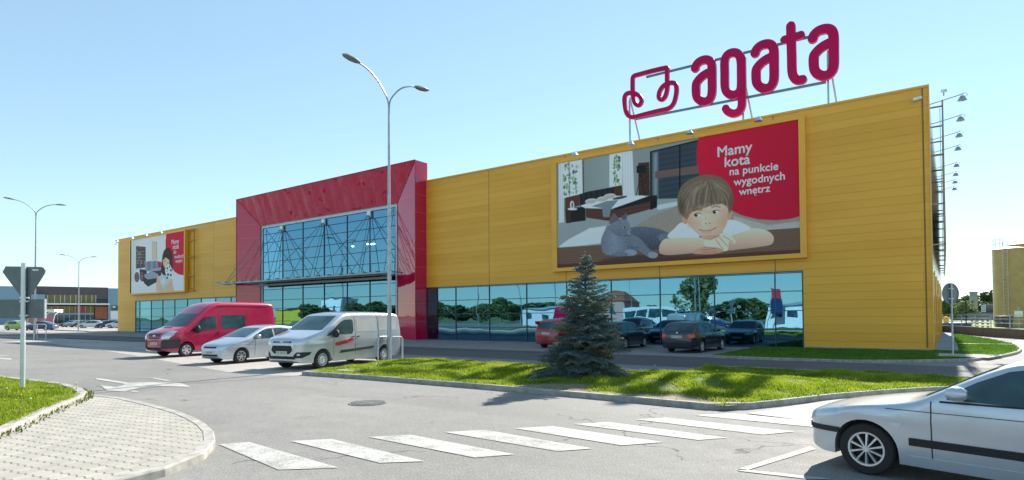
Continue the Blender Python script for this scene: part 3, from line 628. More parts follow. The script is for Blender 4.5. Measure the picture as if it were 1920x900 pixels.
# ------------------------------------------------------------------ printed banners (flat prints, painted in their own plane)
def seg_dist(px, py, poly):
    d = np.full(px.shape, 1e9); n = len(poly)
    for i in range(n):
        ax, ay = poly[i]; bx, by = poly[(i + 1) % n]; vx, vy = bx - ax, by - ay; L = vx * vx + vy * vy + 1e-9
        t = np.clip(((px - ax) * vx + (py - ay) * vy) / L, 0, 1); d = np.minimum(d, np.hypot(px - ax - t * vx, py - ay - t * vy))
    return d
class Paint:
    def __init__(s, u, v): s.u, s.v = u, v; s.c = np.zeros((len(u), 3)); s.r = np.random.default_rng(3)
    def mask(s, poly, soft, sm):
        if sm: poly = smooth_line(poly, 5, True)
        p = np.array(poly); k = (s.u > p[:, 0].min() - 4 * soft) & (s.u < p[:, 0].max() + 4 * soft) & (s.v > p[:, 1].min() - 4 * soft) & (s.v < p[:, 1].max() + 4 * soft)
        idx = np.nonzero(k)[0]; pu, pv = s.u[idx], s.v[idx]
        sd = seg_dist(pu, pv, poly); sd[in_poly(pu, pv, poly)] *= -1
        return idx, np.clip(0.5 - sd / (2 * soft), 0, 1)
    def fill(s, poly, c, soft=1.6, sm=False, a=1.0, noise=0.0, grain=None, shade=None):
        idx, m = s.mask(poly, soft, sm); m = (m * a)[:, None]; col = np.tile(np.array(c, float), (len(idx), 1))
        if noise: col = col * (1 + noise * (s.r.random((len(idx), 1)) - .5))
        if grain: 
            q = s.v[idx] * grain[0] + s.u[idx] * grain[1]; col = col * (1 + grain[2] * (np.sin(q) + .6 * np.sin(q * 2.7 + 1 + np.sin(s.u[idx] * .02))))[:, None]
        if shade is not None: col = col * (1 + shade(s.u[idx], s.v[idx]))[:, None]
        s.c[idx] = s.c[idx] * (1 - m) + col * m
    def ell(s, x, y, ra, rb, c, rot=0, **k):
        t = np.linspace(0, 2 * np.pi, 20, endpoint=False); cr, sr = math.cos(rot), math.sin(rot)
        s.fill([(x + ra * math.cos(q) * cr - rb * math.sin(q) * sr, y + ra * math.cos(q) * sr + rb * math.sin(q) * cr) for q in t], c, **k)
    def line(s, pts, w_, c, **k):
        for a, b in zip(pts[:-1], pts[1:]):
            d = np.array(b, float) - a; L = np.linalg.norm(d) + 1e-9; n = np.array([-d[1], d[0]]) / L * w_ / 2
            s.fill([tuple(np.array(a) - n), tuple(np.array(a) + n), tuple(np.array(b) + n), tuple(np.array(b) - n)], c, **k)
def banner(name, X0, X1, Z0, Z1, Y, nx, nz, o_px, scale, painter, parent):
    gx, gz = np.meshgrid(np.linspace(X0, X1, nx), np.linspace(Z0, Z1, nz)); gx = gx.ravel(); gz = gz.ravel()
    px, py = PR(gx, Y, gz); P = Paint((px - o_px[0]) * scale, (py - o_px[1]) * scale); painter(P)
    c = np.clip(P.c / 255, 0, 1); c = np.where(c <= .04045, c / 12.92, ((c + .055) / 1.055) ** 2.4)
    off = parent_world(parent)
    me = bpy.data.meshes.new(name); me.vertices.add(nx * nz); me.vertices.foreach_set('co', np.stack([gx - off[0], np.full_like(gx, Y) - off[1], gz - off[2]], 1).reshape(-1))
    i = (np.arange(nz - 1)[:, None] * nx + np.arange(nx - 1)[None]).reshape(-1, 1); q = (i + np.array([[0, 1, nx + 1, nx]])).reshape(-1); m = len(i)
    me.loops.add(m * 4); me.loops.foreach_set('vertex_index', q); me.polygons.add(m); me.polygons.foreach_set('loop_start', np.arange(m) * 4)
    me.update(); me.validate()
    a = me.color_attributes.new('ink', 'FLOAT_COLOR', 'POINT'); a.data.foreach_set('color', np.c_[np.minimum(c * 1.42, .93), np.ones(len(c))].reshape(-1))
    me.materials.append(MT['poster']); o = bpy.data.objects.new(name, me); COL.objects.link(o); o.parent = parent; return o
def paint_big(P):
    A = lambda l: l
    P.fill([(60, 60), (1380, 60), (1380, 870), (60, 870)], (150, 158, 153), shade=lambda u, v: -0.1 + 0.2 * (u - 200) / 400 * (u < 560))
    P.fill([(70, 605), (590, 488), (720, 482), (1380, 560), (1380, 870), (70, 870)], (148, 152, 150))
    P.fill([(128, 700), (240, 640), (330, 628), (302, 720), (80, 748), (80, 735)], (205, 208, 205), 3)
    P.fill([(590, 520), (700, 500), (720, 520), (600, 545)], (195, 198, 196), 3)
    for poly, x0, x1 in (([(80, 298), (205, 278), (210, 455), (105, 482), (105, 600), (80, 604)], 80, 210), ([(345, 252), (415, 240), (412, 412), (345, 425)], 345, 415)):
        P.fill(poly, (226, 232, 226)); a = np.array(poly)
        for i in range(60):
            u = random.uniform(x0 + 22, x0 + (95 if x0 == 80 else 55)); v = random.uniform(a[:, 1].min() + 20, (470 if x0 == 80 else 415))
            P.ell(u, v, random.uniform(3, 8), random.uniform(4, 12), random.choice([(92, 118, 80), (130, 155, 115), (70, 95, 62)]), a=.75)
    P.line([(132, 290), (134, 470)], 5, (120, 108, 100)); P.line([(205, 280), (208, 455)], 8, (92, 78, 70)); P.line([(84, 325), (206, 310)], 4, (190, 190, 186)); P.line([(84, 438), (206, 425)], 4, (190, 190, 186))
    P.line([(378, 246), (380, 418)], 4, (200, 200, 196)); P.line([(346, 300), (414, 295)], 3, (200, 200, 196)); P.line([(346, 360), (414, 355)], 3, (200, 200, 196))
    P.fill([(76, 297), (98, 294), (106, 610), (78, 612)], (205, 207, 208), grain=(0, .5, .06))
    P.fill([(415, 238), (466, 232), (478, 468), (416, 470)], (212, 213, 217), grain=(0, .45, .07))
    P.fill([(466, 232), (560, 212), (812, 172), (812, 180), (560, 240), (560, 470), (478, 470)], (138, 143, 139))
    P.fill([(497, 297), (555, 292), (558, 468), (498, 472)], (66, 46, 38), noise=1.1)
    P.fill([(488, 312), (536, 308), (538, 346), (488, 350)], (38, 34, 33)); P.line([(512, 350), (485, 470)], 3, (35, 30, 30)); P.line([(512, 350), (530, 470)], 3, (35, 30, 30))
    P.fill([(560, 238), (815, 176), (825, 480), (562, 487)], (58, 66, 75), grain=(.22, 0.04, .05)); P.fill([(575, 245), (600, 238), (600, 480), (575, 482)], (160, 170, 178), 8, a=.7)
    P.fill([(585, 342), (822, 308), (824, 352), (585, 378)], (112, 88, 82)); P.line([(716, 200), (716, 480)], 6, (18, 20, 24)); P.line([(562, 238), (815, 177)], 5, (15, 17, 20)); P.line([(562, 238), (563, 487)], 6, (15, 17, 20))
    # bed
    P.fill([(186, 462), (230, 448), (410, 415), (414, 470), (380, 500), (190, 524)], (42, 43, 46), grain=(0, .22, .12)); P.fill([(366, 424), (410, 415), (412, 462), (368, 470)], (78, 52, 42))
    P.fill([(112, 480), (186, 464), (188, 520), (112, 540)], (92, 58, 46)); P.fill([(112, 540), (216, 526), (220, 600), (116, 614)], (38, 36, 38)); P.fill([(112, 545), (140, 541), (142, 612), (116, 614)], (70, 46, 38))
    P.fill([(218, 535), (370, 540), (595, 488), (595, 530), (342, 602), (222, 585)], (86, 58, 48), grain=(.35, 0.05, .08)); P.fill([(192, 522), (330, 470), (520, 468), (575, 480), (372, 538), (216, 535)], (222, 221, 218), shade=lambda u, v: -0.0006 * (v - 470))
    P.fill([(362, 538), (560, 468), (596, 467), (596, 490), (374, 546)], (36, 36, 39)); P.fill([(596, 490), (596, 530), (560, 545), (560, 500)], (30, 28, 29))
    P.fill([(250, 525), (330, 498), (392, 492), (352, 540), (345, 582), (312, 582), (306, 535)], (122, 130, 134), noise=.15); P.ell(400, 480, 40, 7, (70, 75, 78), rot=-.2)
    for x, y in ((248, 497), (308, 486), (346, 471)): P.ell(x, y, 32, 13, (202, 196, 186), rot=-.12); P.ell(x, y + 4, 30, 9, (178, 171, 160), rot=-.12, soft=4)
    P.ell(150, 540, 26, 6, (215, 217, 214)); P.ell(148, 518, 11, 22, (225, 226, 224)); P.ell(149, 518, 5, 15, (95, 90, 88))
    # carpet and red disc
    P.fill([(455, 648), (560, 580), (720, 514), (1000, 545), (1370, 590), (1370, 668), (450, 668)], (152, 138, 124), noise=.14)
    P.fill([(1000, 575), (1180, 625), (1370, 600), (1370, 650), (1000, 655)], (176, 168, 160), 4, noise=.1)
    P.fill([(816, 150), (804, 230), (806, 300), (824, 370), (868, 450), (950, 528), (1040, 572), (1130, 594), (1220, 599), (1300, 591), (1385, 568), (1385, 50), (816, 150)], (200, 28, 56), shade=lambda u, v: -0.0002 * (u - 900))
    # wooden board
    P.fill([(60, 744), (300, 728), (620, 700), (1210, 648), (1380, 636), (1380, 880), (60, 880)], (112, 84, 70), 2, grain=(.55, .05, .11), noise=.1)
    P.fill([(60, 832), (1380, 750), (1380, 880), (60, 880)], (88, 58, 47), 2, grain=(.5, .05, .05))
    # cat
    g1, g2, g3 = (112, 117, 128), (84, 89, 100), (146, 150, 160)
    P.ell(560, 790, 260, 14, (62, 46, 40), rot=-.08, soft=8, a=.6)
    P.fill([(430, 650), (500, 632), (585, 640), (640, 658), (668, 685), (655, 735), (600, 752), (540, 752), (450, 740), (420, 700)], g2, 3, True, noise=.25, shade=lambda u, v: .15 - .003 * (v - 640))
    P.ell(632, 690, 30, 24, g1, noise=.2, soft=5); P.fill([(302, 700), (320, 655), (345, 625), (450, 640), (478, 690), (500, 740), (470, 775), (380, 785), (318, 775), (303, 740)], g1, 3, True, noise=.25, shade=lambda u, v: .18 - .0045 * np.abs(u - 370) * .6)
    P.fill([(452, 680), (500, 690), (560, 755), (598, 775), (590, 798), (555, 795), (500, 760), (455, 720)], g1, 3, True, noise=.2); P.ell(574, 782, 27, 16, g3, noise=.15); P.ell(455, 770, 36, 17, g3, noise=.15, soft=3); P.ell(400, 778, 45, 12, g1, noise=.2)
    P.fill([(352, 622), (350, 600), (368, 566), (382, 578), (398, 595), (412, 582), (434, 562), (436, 592), (448, 615), (456, 650), (448, 672), (425, 685), (385, 680), (350, 655), (334, 640)], g1, 2.5, True, noise=.2, shade=lambda u, v: .12 - .002 * (v - 590))
    P.fill([(345, 618), (350, 585), (370, 568), (392, 592), (380, 604)], (104, 92, 96), 2.5, True); P.fill([(408, 590), (433, 564), (434, 594)], g2, 2, True)
    P.ell(424, 636, 7, 8, (170, 160, 110)); P.ell(425, 636, 3, 7, (20, 20, 22)); P.ell(447, 640, 4, 6, (150, 140, 100)); P.fill([(440, 655), (457, 650), (456, 668), (446, 676)], g3, 2); P.ell(455, 661, 4, 4, (50, 48, 52)); P.line([(446, 676), (425, 682)], 2, (48, 50, 56))
    P.line([(395, 590), (405, 610)], 2, g2); P.line([(384, 590), (396, 612)], 2, g2); P.line([(500, 740), (470, 745), (440, 738)], 4, g2, soft=3)
    for i in range(420):
        u, v = random.uniform(305, 650), random.uniform(570, 790); q = random.uniform(-1, 1)
        if in_poly(np.array([u]), np.array([v]), [(302, 700), (345, 600), (440, 590), (460, 640), (600, 640), (655, 700), (600, 750), (560, 790), (330, 780)])[0]: P.line([(u, v), (u + 5 + q * 4, v + 7)], 1.6, random.choice([(150, 154, 164), (70, 74, 84), (96, 100, 112)]), soft=1.4, a=.45)
    # boy: shirt, arms, head, hair
    sk, sk2, sk3 = (232, 184, 156), (206, 150, 122), (245, 205, 180)
    P.fill([(655, 690), (690, 640), (722, 612), (775, 615), (800, 640), (810, 695)], (226, 227, 231), 2, True); P.fill([(960, 600), (1005, 598), (1055, 618), (1092, 645), (1040, 680), (960, 695), (940, 640)], (222, 223, 228), 2, True)
    P.line([(700, 690), (735, 640)], 4, (190, 194, 203), soft=4); P.line([(990, 680), (1010, 620)], 4, (190, 194, 203), soft=4)
    P.fill([(968, 692), (1060, 655), (1100, 642), (1160, 648), (1200, 670), (1212, 700), (1195, 728), (1130, 740), (1030, 752), (965, 755)], sk, 2, True, shade=lambda u, v: .06 - .0026 * (v - 660))
    P.fill([(606, 755), (612, 725), (640, 697), (720, 690), (850, 690), (910, 712), (930, 755), (860, 762), (760, 775), (660, 783), (615, 776)], sk, 2, True, shade=lambda u, v: .08 - .0028 * (v - 690))
    P.fill([(782, 772), (820, 745), (880, 735), (960, 735), (968, 758), (900, 775), (830, 778)], sk2, 2, True)
    P.fill([(845, 705), (900, 680), (950, 663), (985, 680), (1012, 712), (1000, 722), (975, 712), (970, 755), (950, 760), (925, 745), (885, 742), (850, 738)], sk3, 2, True)
    for pts in ([(905, 700), (945, 755)], [(925, 690), (968, 735)], [(945, 680), (1000, 716)], [(830, 758), (905, 748)], [(835, 770), (915, 764)], [(845, 740), (905, 745)]): P.line(pts, 3, (176, 112, 88), soft=2.2)
    P.fill([(735, 560), (742, 500), (800, 450), (920, 440), (975, 500), (974, 560), (960, 625), (925, 675), (880, 697), (842, 692), (798, 660), (762, 618)], sk, 2, True, shade=lambda u, v: .07 - .0011 * np.abs(u - 850) - .0006 * (v - 560))
    P.ell(742, 596, 13, 24, sk2, rot=-.2); P.ell(979, 566, 13, 26, sk2, rot=.15); P.ell(790, 618, 26, 18, (236, 168, 140), soft=14, a=.7); P.ell(930, 610, 22, 18, (236, 168, 140), soft=14, a=.7)
    P.fill([(704, 520), (706, 465), (728, 415), (775, 380), (845, 360), (915, 366), (962, 396), (990, 440), (998, 490), (990, 540), (975, 558), (966, 528), (935, 512), (898, 518), (862, 529), (832, 540), (800, 548), (772, 562), (756, 592), (742, 586), (718, 562)], (118, 98, 80), 2.5, True, noise=.3)
    for i in range(300):
        x2 = random.uniform(710, 988); y2 = (random.uniform(480, 572) if x2 < 748 or x2 > 968 else 548 - (x2 - 760) * .15 + random.uniform(-45, 4)); x0, y0 = 858 + random.uniform(-26, 26), 374 + random.uniform(0, 22)
        cx_, cy_ = (x0 + x2) / 2 + (x2 - 850) * .42, min(y0, y2) + 22 + abs(x2 - 850) * .12 + random.uniform(-8, 26); q = [((1 - t) ** 2 * x0 + 2 * t * (1 - t) * cx_ + t * t * x2, (1 - t) ** 2 * y0 + 2 * t * (1 - t) * cy_ + t * t * y2) for t in (.12, .35, .58, .8, 1)]
        P.line([(min(max(a, 708), 990), b) for a, b in q], random.uniform(1.6, 4), random.choice([(150, 130, 108), (82, 64, 50), (132, 112, 92), (176, 156, 130), (104, 84, 68), (94, 76, 60)]), soft=1.8, a=.5)
    P.ell(800, 430, 50, 16, (176, 156, 132), rot=-.5, soft=16, a=.35); P.ell(930, 420, 34, 14, (170, 150, 126), rot=.6, soft=14, a=.3); P.ell(725, 520, 14, 44, (78, 62, 50), soft=9, a=.45); P.ell(983, 505, 10, 40, (78, 62, 50), soft=8, a=.45)
    P.ell(760, 600, 20, 50, (196, 142, 114), soft=16, a=.35); P.ell(952, 585, 20, 45, (200, 146, 118), soft=16, a=.35); P.ell(850, 548, 95, 12, (190, 138, 108), soft=12, a=.4); P.ell(875, 685, 45, 10, (188, 132, 106), soft=8, a=.5)
    P.ell(848, 600, 9, 26, (248, 214, 192), soft=8, a=.6); P.ell(870, 530, 60, 14, (246, 208, 184), soft=12, a=.3)
    for ex, ey, s_ in ((809, 571, 1), (906, 555, 1)):
        P.ell(ex, ey, 18, 9, (240, 238, 236), rot=-.18, soft=1.2); P.ell(ex - 7, ey + 1, 8.5, 9, (48, 32, 28), soft=1.2); P.ell(ex - 4, ey - 2, 2.2, 2.2, (245, 245, 245), soft=.8)
        P.line([(ex - 20, ey + 2), (ex - 8, ey - 8), (ex + 8, ey - 10), (ex + 19, ey - 4)], 3, (70, 45, 38), soft=1.2); P.line([(ex - 24, ey - 22), (ex, ey - 31), (ex + 24, ey - 24)], 5, (112, 84, 66), soft=2.5, a=.8)
    P.line([(852, 572), (850, 600)], 5, sk2, soft=5, a=.6); P.ell(862, 610, 17, 10, (238, 190, 164), soft=4); P.ell(853, 617, 4, 3, (150, 92, 76), soft=1.5); P.ell(873, 614, 4, 3, (150, 92, 76), soft=1.5)
    P.line([(818, 648), (840, 655), (868, 654), (892, 646), (908, 636)], 4, (172, 88, 80), soft=1.6); P.line([(835, 662), (862, 666), (885, 658)], 5, (224, 148, 132), soft=2.5)
    P.line([(842, 694), (880, 699), (925, 677)], 4, (180, 122, 98), soft=4)
def paint_small(P):
    P.fill([(40, 40), (780, 40), (780, 860), (40, 860)], (222, 225, 226), shade=lambda u, v: -.12 + .0004 * (u))
    P.fill([(40, 690), (200, 640), (420, 560), (780, 560), (780, 860), (40, 860)], (218, 216, 209)); P.fill([(560, 560), (780, 690), (780, 860), (560, 860)], (224, 227, 228), shade=lambda u, v: -.0008 * np.abs(v - 700))
    P.line([(480, 105), (360, 190)], 3, (120, 120, 118)); P.fill([(355, 190), (478, 108), (478, 300), (430, 430), (362, 430)], (214, 222, 204), noise=.1); P.fill([(302, 180), (356, 186), (362, 415), (304, 425)], (206, 184, 160)); P.line([(356, 186), (362, 415)], 5, (150, 130, 112)); P.line([(302, 180), (304, 425)], 3, (165, 145, 125))
    P.fill([(100, 243), (220, 252), (222, 510), (100, 528)], (92, 76, 70)); 
    for k in range(5):
        y = 310 + k * 36
        P.line([(100, y + 4), (222, y)], 3, (190, 182, 174))
        for j in range(8): P.fill([(106 + j * 14, y - 26 + random.uniform(0, 10)), (115 + j * 14, y - 26), (115 + j * 14, y - 2), (106 + j * 14, y - 2)], random.choice([(60, 50, 48), (150, 140, 132), (110, 60, 58), (84, 84, 92)]))
    P.line([(160, 246), (160, 520)], 3, (150, 140, 132))
    P.fill([(145, 530), (235, 540), (235, 610), (205, 695), (150, 660)], (60, 60, 64)); P.fill([(208, 445), (270, 430), (300, 430), (370, 425), (385, 505), (412, 512), (300, 540), (230, 560), (212, 520)], (128, 132, 142), grain=(0, .09, .1)); P.fill([(372, 432), (418, 442), (412, 512), (376, 508)], (186, 40, 58))
    P.fill([(230, 555), (330, 520), (418, 515), (418, 570), (300, 570)], (158, 160, 168)); P.fill([(300, 560), (418, 545), (415, 605), (372, 640), (370, 590)], (66, 66, 70)); P.fill([(202, 600), (285, 562), (376, 590), (372, 640), (250, 660), (205, 632)], (150, 152, 160)); P.fill([(202, 632), (250, 660), (372, 640), (366, 690), (250, 750), (200, 705)], (58, 58, 61))
    P.ell(112, 630, 32, 64, (112, 86, 84), noise=1.2); P.ell(172, 625, 20, 62, (112, 86, 84), noise=1.2); P.fill([(102, 530), (138, 520), (140, 565), (100, 568)], (225, 225, 228))
    P.fill([(484, 60), (780, 40), (780, 580), (735, 600), (680, 607), (625, 592), (580, 560), (540, 500), (500, 400), (470, 270), (470, 180)], (200, 28, 56))
    P.fill([(360, 640), (372, 618), (392, 615), (404, 690), (440, 738), (520, 650), (552, 650), (560, 720), (566, 850), (370, 850)], (228, 176, 148), 2.5, True); P.fill([(402, 615), (440, 585), (530, 600), (540, 660), (470, 760), (480, 850), (420, 740), (408, 680)], (176, 204, 214), 2, noise=.5)
    P.fill([(420, 575), (412, 520), (424, 430), (436, 340), (462, 285), (492, 262), (526, 272), (552, 320), (560, 400), (558, 520), (545, 600), (500, 620), (440, 600)], (66, 48, 44), 2.5, True, noise=.25)
    P.fill([(440, 400), (455, 372), (490, 376), (515, 420), (515, 470), (490, 500), (470, 518), (450, 500), (438, 460)], (232, 182, 156), 2.5, True); P.fill([(438, 400), (450, 350), (500, 350), (530, 420), (500, 405), (470, 385), (450, 410)], (62, 45, 41), 2, True)
    P.ell(463, 432, 7, 5, (50, 34, 30)); P.ell(500, 452, 7, 5, (50, 34, 30)); P.line([(450, 495), (466, 500)], 3, (176, 92, 84))
    P.fill([(462, 540), (480, 495), (515, 470), (540, 505), (552, 560), (545, 620), (510, 655), (485, 640), (470, 590)], (228, 228, 230), 2.5, True)
    for x, y, a_, b_ in ((492, 520, 10, 13), (520, 500, 9, 9), (535, 545, 10, 14), (500, 600, 12, 16), (535, 605, 12, 14), (488, 555, 6, 7), (490, 640, 12, 12)): P.ell(x, y, a_, b_, (32, 30, 34))
    P.fill([(415, 680), (450, 640), (470, 690), (460, 740), (430, 730)], (226, 224, 226), noise=.3); P.line([(442, 742), (500, 690), (550, 655)], 26, (234, 186, 160), soft=3); P.line([(455, 756), (560, 712)], 3, (186, 128, 104), soft=2)
FONT = None
def lettering(text, pl, pr, Y, parent, mat='white', bold=0.0, depth=0.0, name='lettering'):
    """one line of text in the xz plane, from pl to pr (world x,z of the baseline ends)"""
    cu = bpy.data.curves.new(name, 'FONT'); cu.body = text; cu.size = 1; cu.offset = 0; cu.extrude = depth; cu.resolution_u = 4
    tmp = bpy.data.objects.new('tmp', cu); COL.objects.link(tmp); bpy.context.view_layer.update()
    dg = bpy.context.evaluated_depsgraph_get(); me = bpy.data.meshes.new_from_object(tmp.evaluated_get(dg)); bpy.data.objects.remove(tmp); bpy.data.curves.remove(cu)
    n = len(me.vertices); co = np.zeros(n * 3); me.vertices.foreach_get('co', co); co = co.reshape(-1, 3); x0, x1 = co[:, 0].min(), co[:, 0].max()
    d = np.array(pr) - np.array(pl); L = np.linalg.norm(d); e = d / L; s_ = L / (x1 - x0); u = (co[:, 0] - x0) * s_; v = co[:, 1] * s_
    out = np.stack([pl[0] + e[0] * u - e[1] * v, np.full(n, Y) - co[:, 2] * s_, pl[1] + e[1] * u + e[0] * v], 1) - np.array(parent_world(parent))
    me.vertices.foreach_set('co', out.reshape(-1)); me.update()
    if bold:      # heavier strokes: the same letters once more, a little to the side and behind
        b2 = bmesh.new(); b2.from_mesh(me)
        for q_, (ax, az) in enumerate(((.035, 0), (.0175, .03), (.0175, -.02))):
            m2 = me.copy(); o2 = out + np.array([s_ * ax, .003 * (q_ + 1), s_ * az]); m2.vertices.foreach_set('co', o2.reshape(-1)); b2.from_mesh(m2); bpy.data.meshes.remove(m2)
        b2.to_mesh(me); b2.free()
    me.materials.clear(); me.materials.append(MT[mat])
    o = bpy.data.objects.new(name, me); COL.objects.link(o); o.parent = parent; return o
def floodlight(root, x, y, z, out=(0, -1)):
    f = MB(); f.tube([(x, y, z), (x + out[0] * .55, y + out[1] * .55, z + .03)], .02, 6); f.tube([(x, y, z - .2), (x + out[0] * .45, y + out[1] * .45, z + .02)], .012, 5)
    fo = f.build('lamp_arm', 'steel_light', root)
    h = MB(); c_ = Vector((x + out[0] * .6, y + out[1] * .6, z))
    h.lathe([(.001, .06), (.11, .05), (.22, -.13), (.001, -.12)], tuple(c_), 'z', 10); h.tube([c_ + Vector((-.1, 0, .04)), c_ + Vector((0, 0, .14)), c_ + Vector((.1, 0, .04))], .012, 5)
    h.build('floodlight', 'steel_light', root)
def ogonek(Y, at, sc_, parent):
    m = MB(); m.tube([(at[0], Y, at[1]), (at[0] - .10 * sc_, Y, at[1] - .10 * sc_), (at[0] - .06 * sc_, Y, at[1] - .22 * sc_), (at[0] + .08 * sc_, Y, at[1] - .22 * sc_)], .032 * sc_, 6); m.build('ogonek', 'white', parent)
def billboard(label, fx0, fx1, fz0, fz1, X0, X1, Z0, Z1, nx, nz, opx, sc, painter, lines, lamps, grp, dp=.32):
    YF = D - dp
    b = thing('billboard', label, 'billboard', ((fx0 + fx1) / 2, D, fz0), 0, grp)
    f = MB(); f.box(fx0, fx1, YF, D - .01, fz1 - .0, fz1 + .0001) if 0 else None
    f.box(fx0, X0, YF, D - .004, fz0, fz1); f.box(X1, fx1, YF, D - .004, fz0, fz1); f.box(X0, X1, YF, D - .004, Z1, fz1); f.box(X0, X1, YF, D - .004, fz0, Z0); f.build('frame', 'trim', b)
    p = banner('banner', X0, X1, Z0, Z1, YF + .07, nx, nz, opx, sc, painter, b)
    for txt, a, c, bd in lines:
        pa = FY(opx[0] + a[0] / sc, opx[1] + a[1] / sc, YF + .06); pc = FY(opx[0] + c[0] / sc, opx[1] + c[1] / sc, YF + .06); 
        lettering(txt.replace('ę', 'e'), (pa[0], pa[2]), (pc[0], pc[2]), YF + .06, p, bold=bd)
        if 'ę' in txt:
            L_ = pc[0] - pa[0]; ogonek(YF + .055, (pa[0] + L_ * .55, pa[2] + (pc[2] - pa[2]) * .55 + .02), L_ / 2.6, p)
    for x in lamps: floodlight(b, x, YF - .02, fz1 + .02)
    return b
billboard('huge banner of a boy and a grey cat lying on a board in a bedroom', -21.2, -5.68, 4.74, 12.2, -20.8, -5.98, 4.98, 11.98, 640, 340, (1020, 200), 2.8115, paint_big,
          [('Mamy', (915, 265), (1096, 235), .012), ('kota', (952, 318), (1084, 300), .012), ('na punkcie', (978, 362), (1233, 332), .012), ('wygodnych', (1000, 417), (1268, 383), .012), ('wnętrz', (1028, 467), (1190, 447), .012)],
          (-19.0, -15.1, -11.5, -7.8), 'printed banners on the shop front')
billboard('smaller banner of a girl hugging a spotted puppy in a living room', -86.45, -71.35, 4.85, 12.15, -86.1, -71.6, 5.05, 11.98, 300, 150, (240, 425), 6.667, paint_small,
          [('Mamy', (543, 222), (637, 206), .02), ('nosa', (560, 284), (634, 270), .02), ('do', (570, 340), (602, 334), .016), ('modnych', (583, 398), (693, 384), .016), ('wnętrz', (594, 452), (680, 442), .016)],
          (-88.6, -84, -80, -76), 'printed banners on the shop front', .5)
lf = thing('ladder_frame', 'yellow lattice frame fixed to the wall right of the smaller banner', 'frame', (-70.8, D, 4.8)); m_ = MB()
m_.bar((-71.1, D - .25, 4.9), (-71.1, D - .25, 12.1), .1); m_.bar((-69.7, D - .25, 4.9), (-69.7, D - .25, 12.1), .1)
for z in (4.95, 6.7, 8.9, 10.8, 12.05): m_.bar((-71.1, D - .25, z), (-69.7, D - .25, z), .1)
for z in (5.2, 11.9): m_.bar((-70.4, D - .25, z), (-70.4, D, z), .08)
m_.build('rails', simple('mustard_steel', (0.42, .24, .01), .5), lf)

# side billboard seen edge on, with its lamps on long arms
sb = thing('side_billboard', 'tall steel frame along the side wall carrying lamps on long arms', 'billboard frame', (0.1, 36, 4.8))
YS = (36.0, 39.8, 43.4, 46.9, 52.2, 55.6, 58.8, 62.0)
m_ = MB()
MT['rust_frame'] = simple('brown_steel_frame', (0.36, 0.27, 0.18), .5, .3)
for y in YS: m_.bar((.12, y, 4.9), (.12, y, 12.3), .07); [m_.bar((xs(y), y, z), (.12, y, z), .07) for z in (5.2, 7.2, 9.6, 12.0)]
for z in (4.95, 8.5, 12.25): m_.bar((.12, 36, z), (.12, 62, z), .06)
m_.build('rails', 'rust_frame', sb)
MB().box(.0, .03, 37, 61, 5.0, 12.2).build('panel', simple('board_back', (.45, .44, .42), .5), sb)
for y in YS:
    m_ = MB(); m_.tube([(xs(y), y, 12.18), (.95, y, 12.42)], .022, 6); a_ = m_.build('lamp_arm', 'steel', sb)
    m_ = MB(); m_.lathe([(.001, .10), (.08, .08), (.20, -.13), (.001, -.12)], (.9, y, 12.25), 'z', 10); m_.tube([(.75, y, 12.38), (1.0, y, 12.46), (1.12, y, 12.36), (.95, y, 12.2)], .014, 5); m_.build('floodlight', 'steel', sb)
for lab, x, y, z, dx, dy in (('white security camera under the roof edge at the right corner of the front wall', -.85, D - .12, 12.0, -.32, -.22), ('grey security camera on a short arm above the side wall frame', .18, 35.6, 12.62, .12, -.3)):
    c_ = thing('security_camera', lab, 'camera', (x, y, z)); m_ = MB(); m_.bar((x - dx * .5, y - dy * .5, z + .04), (x + dx * .6, y + dy * .6, z - .06), .13, .13); m_.build('housing', 'steel_light', c_)
    m_ = MB(); m_.tube([(x, y, z), (x, y + .15 if dx < 0 else y, z + (.02 if dx < 0 else -.25))], .03, 6); m_.build('mount', 'steel', c_)
c_ = thing('security_camera', 'tiny camera on a curved arm at the left end of the shop front', 'camera', (XL, D, 12.1)); MB().tube([(XL, D + .1, 12.2), (XL - .6, D, 12.2), (XL - .75, D - .05, 11.9)], .05, 6).build('housing', 'steel', c_)

